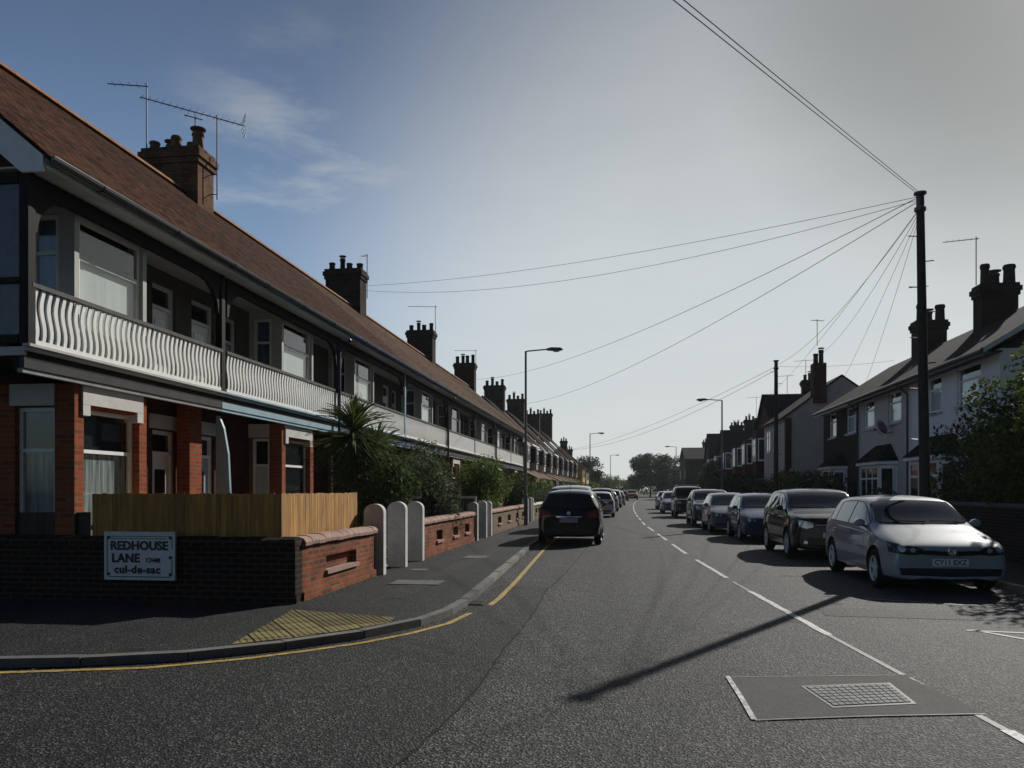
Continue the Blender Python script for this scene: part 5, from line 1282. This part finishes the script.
        for ax in axs:
            wt = MB(); yo = s * (st[5][1] - .015); q = s * -.2
            wt.lathe([(wr * .64, yo), (wr * .9, yo + s * .004), (wr, yo - s * .03), (wr, yo + q + s * .03), (wr * .9, yo + q), (wr * .6, yo + q)], (ax, 0, wr), 26, 'y', caps=False)
            wh = wt.build('wheel', M['tyre'], t, smooth=True)
            rm = MB(); rm.lathe([(wr * .66, yo - s * .004), (wr * .61, yo - s * .012), (wr * .58, yo - s * .07), (0, yo - s * .08)], (ax, 0, wr), 26, 'y', caps=False)
            rm_ = rm.build('rim_well', M['black'], wh, smooth=True)
            rm = MB(); rm.lathe([(wr * .665, yo - s * .002), (wr * .64, yo + s * .004), (wr * .59, yo - s * .02)], (ax, 0, wr), 26, 'y', caps=False)
            for k in range(5):
                a = 2 * math.pi * k / 5 + .3
                for da in (-.16, .16):
                    u = Vector((math.cos(a + da), 0, math.sin(a + da))); v = Vector((-u.z, 0, u.x)); c = Vector((ax, yo - s * .018, wr))
                    rm.prism([tuple(c + u * wr * .1 - v * .022), tuple(c + u * wr * .61 - v * .016), tuple(c + u * wr * .61 + v * .016), tuple(c + u * wr * .1 + v * .022)], (0, -s * .02, 0))
            rm.lathe([(wr * .2, yo - s * .03), (wr * .17, yo - s * .008), (0, yo - s * .006)], (ax, 0, wr), 14, 'y')
            rm.build('rim', M['alloy'], wh)
    # windscreen, rear window
    i5, i6 = st[4], st[6]
    def screen(nm, axis, z0, z1, y0_, y1_, off, mat, par=t):
        ys_ = [-1 + 2 * i / 10 for i in range(11)]
        return decal(nm, mat, axis, [(y0_ * u, z0 - .02 * (1 - u * u)) for u in ys_], [(y1_ * u, z1 + .03 * (1 - u * u)) for u in ys_], off, 1, 24, 14, par)
    zc = i5[6]; zr = i6[5]
    screen('screen_surround', 'F', zc + .035, zr - .035, i5[4] + .03, i6[4] + .0, .003, M['black'])
    ws = screen('windscreen', 'F', zc + .05, zr - .045, i5[4] + .0, i6[4] - .035, .012, M['carglass'])
    i9, i10 = st[9], st[10]
    screen('rear_surround', 'B', i10[5] - .02, i9[5] - .04, i10[4] + .06, i9[4] + .0, .003, M['black'])
    screen('rear_window', 'B', i10[5] + .01, i9[5] - .055, i10[4] + .02, i9[4] - .035, .012, M['carglass'])
    wp = MB()
    for y0_, y1_ in ((-.45, .02), (.1, .55)):
        a = cast('F', y0_, zc + .06); b = cast('F', y1_, zc + .05)
        if a and b: wp.tube([a[0] + a[1] * .015, b[0] + b[1] * .015], .008, 5)
    wp.build('wiper', M['black'], t)
    # front
    zh = st[1][3]
    if kind == 'hatch': hl = ([(.40, zh - .05), (.6, zh - .065), (.84, zh - .03)], [(.40, zh + .03), (.6, zh + .085), (.84, zh + .125)]); gr = (.40, zh - .055, zh + .012); lo = (.72, .265, .395); pz = .485
    elif kind == 'suv': hl = ([(.46, zh - .13), (.62, zh - .17), (.80, zh - .12)], [(.46, zh + .0), (.62, zh + .03), (.82, zh + .06)]); gr = (.45, zh - .1, zh - .0); lo = (.6, .36, .52); pz = .58
    else: hl = ([(.52, zh - .16), (.65, zh - .17), (.79, zh - .16)], [(.52, zh + .0), (.65, zh + .01), (.79, zh + .02)]); gr = (.5, zh - .16, zh - .0); lo = (.6, .45, .56); pz = .62
    for s in (-1, 1):
        hb = decal('headlight', M['black'], 'F', [(s * y, z) for y, z in hl[0]], [(s * y, z) for y, z in hl[1]], .003, 1, 14, 6)
        ins = lambda pl, dz: [(s * (.45 * .12 + y * .88 + .02), z + dz) for y, z in pl]
        if kind == 'hatch':
            for cy, cz, r in ((.70, zh + .03, .05), (.55, zh + .012, .036)):
                an_ = [math.pi * i / 10 for i in range(11)]
                decal('headlight_lens', M['lamp_lens'], 'F', [(s * cy - r * math.cos(a), cz - r * math.sin(a)) for a in an_], [(s * cy - r * math.cos(a), cz + r * math.sin(a)) for a in an_], .008, 1, 12, 6, parent=hb)
        else: decal('headlight_lens', M['lamp_lens'], 'F', ins(hl[0], .016), ins(hl[1], -.016), .007, 1, 14, 6, parent=hb)
        if kind != 'hatch': decal('fog_lamp', M['lamp_lens'], 'F', [(s * .60, lo[1] + .03), (s * .68, lo[1] + .03)], [(s * .60, lo[1] + .09), (s * .68, lo[1] + .09)], .009, 1, 4, 3)
    decal('grille', M['black'], 'F', [(-gr[0], gr[1]), (0, gr[1] - .02), (gr[0], gr[1])], [(-gr[0], gr[2]), (0, gr[2]), (gr[0], gr[2])], .004, 1, 20, 4)
    gs = MB()
    for k in range(1, 3): 
        z = gr[1] + (gr[2] - gr[1]) * k / 3; decal('', None, 'F', [(-gr[0] * .95, z - .003), (gr[0] * .95, z - .003)], [(-gr[0] * .95, z + .003), (gr[0] * .95, z + .003)], .008, 1, 16, 1, mb=gs)
    gs.build('grille_bar', M['chrome' if kind == 'suv' else 'greyboard'], t)
    decal('lower_intake', M['black'], 'F', [(-lo[0], lo[1] + .02), (0, lo[1]), (lo[0], lo[1] + .02)], [(-lo[0] * 1.03, lo[2]), (0, lo[2]), (lo[0] * 1.03, lo[2])], .004, 1, 20, 4)
    for s in (-1, 1): decal('bonnet_seam', M['black'], 'T', [(X(.16), s * .60), (X(.6), s * .70), (X(1.1), s * .70)], [(X(.16), s * .606), (X(.6), s * .706), (X(1.1), s * .706)], .002, 1, 16, 1)
    hx = cast('F', 0, pz)[0].x
    fp = MB(); fp.box(hx + .004, hx + .018, -.26, .26, pz - .056, pz + .056); f_ = fp.build('number_plate', M['plate_white'], t)
    if plate and emblem and not rear_view: text(plate, .105, f_, (hx + .0195, 0, pz), (R(90), 0, R(90)), M['black'], 'plate_lettering', .002)
    # badge on the nose
    bx = cast('F', 0, gr[2] - .0)[0].x
    bd = MB(); bd.lathe([(.062, 0), (.066, .012), (.054, .016), (.05, .01), (0, .01)], (0, 0, 0), 18); bd.v = [(bx + .006 + v[2], v[0], gr[1] + .045 + v[1]) for v in bd.v]
    b_ = bd.build('badge', M['chrome'], t, smooth=True)
    if emblem:
        e = MB(); zc_ = gr[1] + .045
        for pts in ([(-.026, .042), (0, .004), (.026, .042)], [(-.045, .018), (-.022, -.04), (0, .0), (.022, -.04), (.045, .018)]):
            e.tube([(bx + .024, y, zc_ + z) for y, z in pts], .006, 5)
        e.build('badge_letters', M['chrome'], b_)
    # rear
    zq = st[11][3]
    for s in (-1, 1):
        decal('tail_light', M['tail_lens'], 'B', [(s * .52, zq - .12), (s * .66, zq - .15), (s * .82, zq - .15)], [(s * .55, zq + .0), (s * .68, zq + .05), (s * .80, zq + .10)], .005, 1, 10, 6)
    bx2 = cast('B', 0, zq - .2)[0].x
    decal('tailgate_bar', M['chrome'], 'B', [(-.36, zq - .15), (.36, zq - .15)], [(-.36, zq - .115), (.36, zq - .115)], .012, 1, 14, 2)
    rp = MB(); rp.box(bx2 - .018, bx2 - .003, -.26, .26, zq - .29, zq - .18); r_ = rp.build('rear_plate', M['plate_white' if rear_view else 'plate_yellow'], t)
    if plate and rear_view: text(plate, .105, r_, (bx2 - .0195, 0, zq - .235), (R(90), 0, R(-90)), M['black'], 'plate_lettering', .002)
    rb = MB(); rb.lathe([(.055, 0), (.058, .012), (0, .014)], (0, 0, 0), 16); h = cast('B', 0, zq - .03); rb.v = [(h[0].x - .004 - v[2], v[0], zq - .03 + v[1]) for v in rb.v]; rb.build('rear_badge', M['chrome'], t)
    decal('rear_bumper_strip', M['black'], 'B', [(-.7, .34), (.7, .34)], [(-.7, .44), (.7, .44)], .004, 1, 14, 3)
    zs = cast('T', X(3.5), 0)[0].z
    an = MB(); an.tube([(X(3.55), 0, zs - .01), (X(3.75), 0, zs + .22)], [.007, .004], 5); an.build('aerial_rod', M['black'], t)
    if kind == 'boxy':
        rr = MB()
        for s in (-1, 1): rr.tube([(X(1.9), s * .62, 1.86), (X(4.0), s * .62, 1.87)], .02, 6)
        for f in (2.0, 2.9, 3.8): rr.tube([(X(f), -.64, 1.9), (X(f), .64, 1.9)], .018, 6)
        rr.build('roof_rack', M['alloy'], t)
    return t
FACE = R(-90); AWAY = R(90)
make_car('silver hatchback parked facing the viewer, nearest car on the right', 'hatch', (.27, .285, .31), (5.02, 15.05, 0), FACE, metal=.05, plate='CY11 EXZ', emblem=True)
make_car('black crossover parked behind the silver hatchback', 'suv', (.012, .012, .014), (4.78, 20.75, 0), FACE, metal=.0, plate='CX18 KLD')
make_car('deep blue hatchback parked behind the black crossover', 'hatch', (.02, .04, .13), (4.6, 27.05, 0), FACE, metal=.15, plate='DA60 VNU')
make_car('grey hatchback parked behind the deep blue one', 'hatch', (.10, .11, .13), (4.2, 31.9, 0), FACE, metal=.15, plate='PK09 RWE')
make_car('dark grey crossover with a pale roof edge, behind the grey hatchback', 'suv', (.05, .055, .065), (4.05, 37.4, 0), FACE, metal=.15, plate='ML14 OUV')
make_car('dark boxy four by four with a roof rack, parked beyond the crossovers', 'boxy', (.018, .02, .028), (4.0, 48.5, 0), FACE, metal=.2, plate='DK57 TJO')
make_car('purple grey hatchback parked beyond the boxy four by four', 'hatch', (.20, .17, .28), (3.75, 56.8, 0), FACE, metal=.1, plate='')
make_car('pale purple saloon farthest along the right row', 'hatch', (.34, .31, .42), (3.9, 68, 0), FACE, metal=.1, plate='')
make_car('black crossover seen from behind, parked nearest on the left', 'suv', (.010, .010, .013), (-1.45, 24.95, 0), AWAY, metal=.0, plate='DG63 HXA', rear_view=True, hs=.985, rs=.9)
make_car('tall silver people carrier parked just ahead of the black crossover on the left', 'suv', (.35, .37, .40), (-1.8, 31.0, 0), AWAY, metal=.1, hs=1.08)
make_car('dark red hatchback mostly hidden ahead of the people carrier', 'hatch', (.14, .02, .025), (-1.8, 38.4, 0), AWAY, metal=.0)
make_car('white hatchback seen from behind on the left', 'hatch', (.62, .63, .64), (-1.2, 48.5, 0), AWAY, metal=0)
make_car('dark crossover parked ahead of the white hatchback', 'suv', (.03, .032, .036), (-1.25, 55.5, 0), AWAY, metal=.3, hs=1.05)
make_car('white car ahead of the dark crossover, third from the end of the left row', 'hatch', (.6, .61, .62), (-1.0, 62, 0), AWAY, metal=0)
make_car('silver white people carrier near the end of the left row', 'suv', (.5, .52, .54), (-.75, 74, 0), AWAY, metal=.2)
make_car('white hatchback farthest along the left row', 'hatch', (.6, .6, .6), (-.35, 85, 0), AWAY, metal=0)
make_car('dark red car driving away in the far distance, left of a pair', 'hatch', (.22, .03, .03), (.35, 118, 0), AWAY, metal=.2, group='cars far down the street', name='distant_car')
make_car('dark red car far off, right one of the pair near the centre line', 'suv', (.17, .025, .025), (1.9, 128, 0), FACE, metal=.2, group='cars far down the street', name='distant_car')
# ------------------------------------------------------------------ sky, sun, camera
SUN_AZ, SUN_EL = R(29), R(30)          # azimuth measured from +Y towards +X
sun = bpy.data.objects.new('sun', bpy.data.lights.new('sun', 'SUN')); COL.objects.link(sun)
sun.data.energy = 4.3; sun.data.angle = R(.5); sun.data.color = (1, .965, .9)
sd = Vector((math.sin(SUN_AZ) * math.cos(SUN_EL), math.cos(SUN_AZ) * math.cos(SUN_EL), math.sin(SUN_EL)))
sun.rotation_euler = sd.to_track_quat('Z', 'Y').to_euler(); sun.location = sd * 60
w = bpy.data.worlds.new('World'); scene.world = w; w.use_nodes = True
nt = w.node_tree; bg = nt.nodes['Background']
sky = nt.nodes.new('ShaderNodeTexSky'); sky.sky_type = 'NISHITA'; sky.sun_disc = False
sky.sun_elevation = SUN_EL; sky.sun_rotation = SUN_AZ; sky.dust_density = 1.5
tc = nt.nodes.new('ShaderNodeTexCoord'); gen = tc.outputs['Generated']
def dirdot(v, lo, hi, cl, ch):
    d = N(nt, 'ShaderNodeVectorMath', operation='DOT_PRODUCT'); nt.links.new(gen, d.inputs[0]); d.inputs[1].default_value = Vector(v).normalized()
    m_ = N(nt, 'ShaderNodeMapRange', interpolation_type='SMOOTHSTEP'); nt.links.new(d.outputs['Value'], m_.inputs[0])
    m_.inputs[1].default_value = lo; m_.inputs[2].default_value = hi; m_.inputs[3].default_value = cl; m_.inputs[4].default_value = ch
    return m_.outputs[0]
def vmul(a, b):
    n = N(nt, 'ShaderNodeMath', operation='MULTIPLY'); nt.links.new(a, n.inputs[0])
    if hasattr(b, 'is_linked'): nt.links.new(b, n.inputs[1])
    else: n.inputs[1].default_value = b
    return n.outputs[0]
# thin veil of high cloud, thickest low above the end of the street
veil = dirdot((.24, .95, .12), .76, .985, 0, .96)
mp = N(nt, 'ShaderNodeMapping'); mp.inputs['Scale'].default_value = (2.2, 2.2, 8); mp.inputs['Rotation'].default_value = (0, R(18), 0); mp.inputs['Location'].default_value = (3.6, 5.2, .25); nt.links.new(gen, mp.inputs[0])
cn = noise(nt, 1.7, 9, .66, mp.outputs[0])
cir = N(nt, 'ShaderNodeMapRange', interpolation_type='SMOOTHSTEP'); nt.links.new(cn, cir.inputs[0]); cir.inputs[1].default_value = .46; cir.inputs[2].default_value = .72; cir.inputs[4].default_value = .42
wsp = vmul(cir.outputs[0], dirdot((-.30, .90, .30), .965, .992, 0, 1))
fac = N(nt, 'ShaderNodeMath', operation='MAXIMUM'); nt.links.new(veil, fac.inputs[0]); nt.links.new(wsp, fac.inputs[1])
K = 1 / .1
base = mixc(nt, 1, sky.outputs[0], (.68, .77, .86), 'MULTIPLY')
soft = noise(nt, .9, 5, .6, mp.outputs[0])
vcol = mixc(nt, soft, (.54 * K, .59 * K, .61 * K), (.74 * K, .76 * K, .745 * K))
col = mixc(nt, fac.outputs[0], base, vcol)
# darker a quarter turn away from the bright end of the street, with an added glow out of view at left to brighten the right-hand houses
dk = dirdot((.10, .97, .12), .38, .88, .19, 1.0)
left_fill = dirdot((-.93, -.2, .30), .2, .95, 0, 1.25)
ad = N(nt, 'ShaderNodeMath', operation='ADD'); nt.links.new(dk, ad.inputs[0]); nt.links.new(left_fill, ad.inputs[1])
tot = vmul(vmul(ad.outputs[0], dirdot(sd, .93, 1.0, 1.0, .55)), dirdot((0, 0, 1), .20, .56, 1.0, .60))
g_ = N(nt, 'ShaderNodeCombineColor')
for i in range(3): nt.links.new(tot, g_.inputs[i])
col = mixc(nt, 1, col, g_.outputs[0], 'MULTIPLY')
nt.links.new(col, bg.inputs[0]); bg.inputs[1].default_value = .1
cam = bpy.data.objects.new('camera', bpy.data.cameras.new('camera')); COL.objects.link(cam)
cam.location = (0, 0, 1.6); cam.rotation_euler = (R(90), 0, R(7.69)); cam.data.sensor_width = 36; cam.data.lens = 28.1
cam.data.shift_y = .1035; cam.data.clip_end = 3000; cam.data.clip_start = .05
scene.camera = cam
scene.view_settings.view_transform = 'Standard'; scene.view_settings.look = 'None'; scene.view_settings.gamma = 1; scene.view_settings.exposure = 0
scene.view_settings.use_curve_mapping = False
scene.cycles.max_bounces = 6; scene.cycles.transparent_max_bounces = 12
# ------------------------------------------------------------------ thin haze over the street
hz = MB(); hz.box(-920, 920, -920, 920, -1.2, 19); ho = hz.build('haze', nodes('haze_air')[0]); ho['kind'] = 'stuff'
hm = ho.data.materials[0]; hn = hm.node_tree
for n_ in list(hn.nodes):
    if n_.type == 'BSDF_PRINCIPLED': hn.nodes.remove(n_)
pv = hn.nodes.new('ShaderNodeVolumePrincipled'); pv.inputs['Color'].default_value = (.8, .86, .92, 1); pv.inputs['Density'].default_value = .0002; pv.inputs['Anisotropy'].default_value = .3
hn.links.new(pv.outputs[0], hn.nodes['Material Output'].inputs['Volume'])
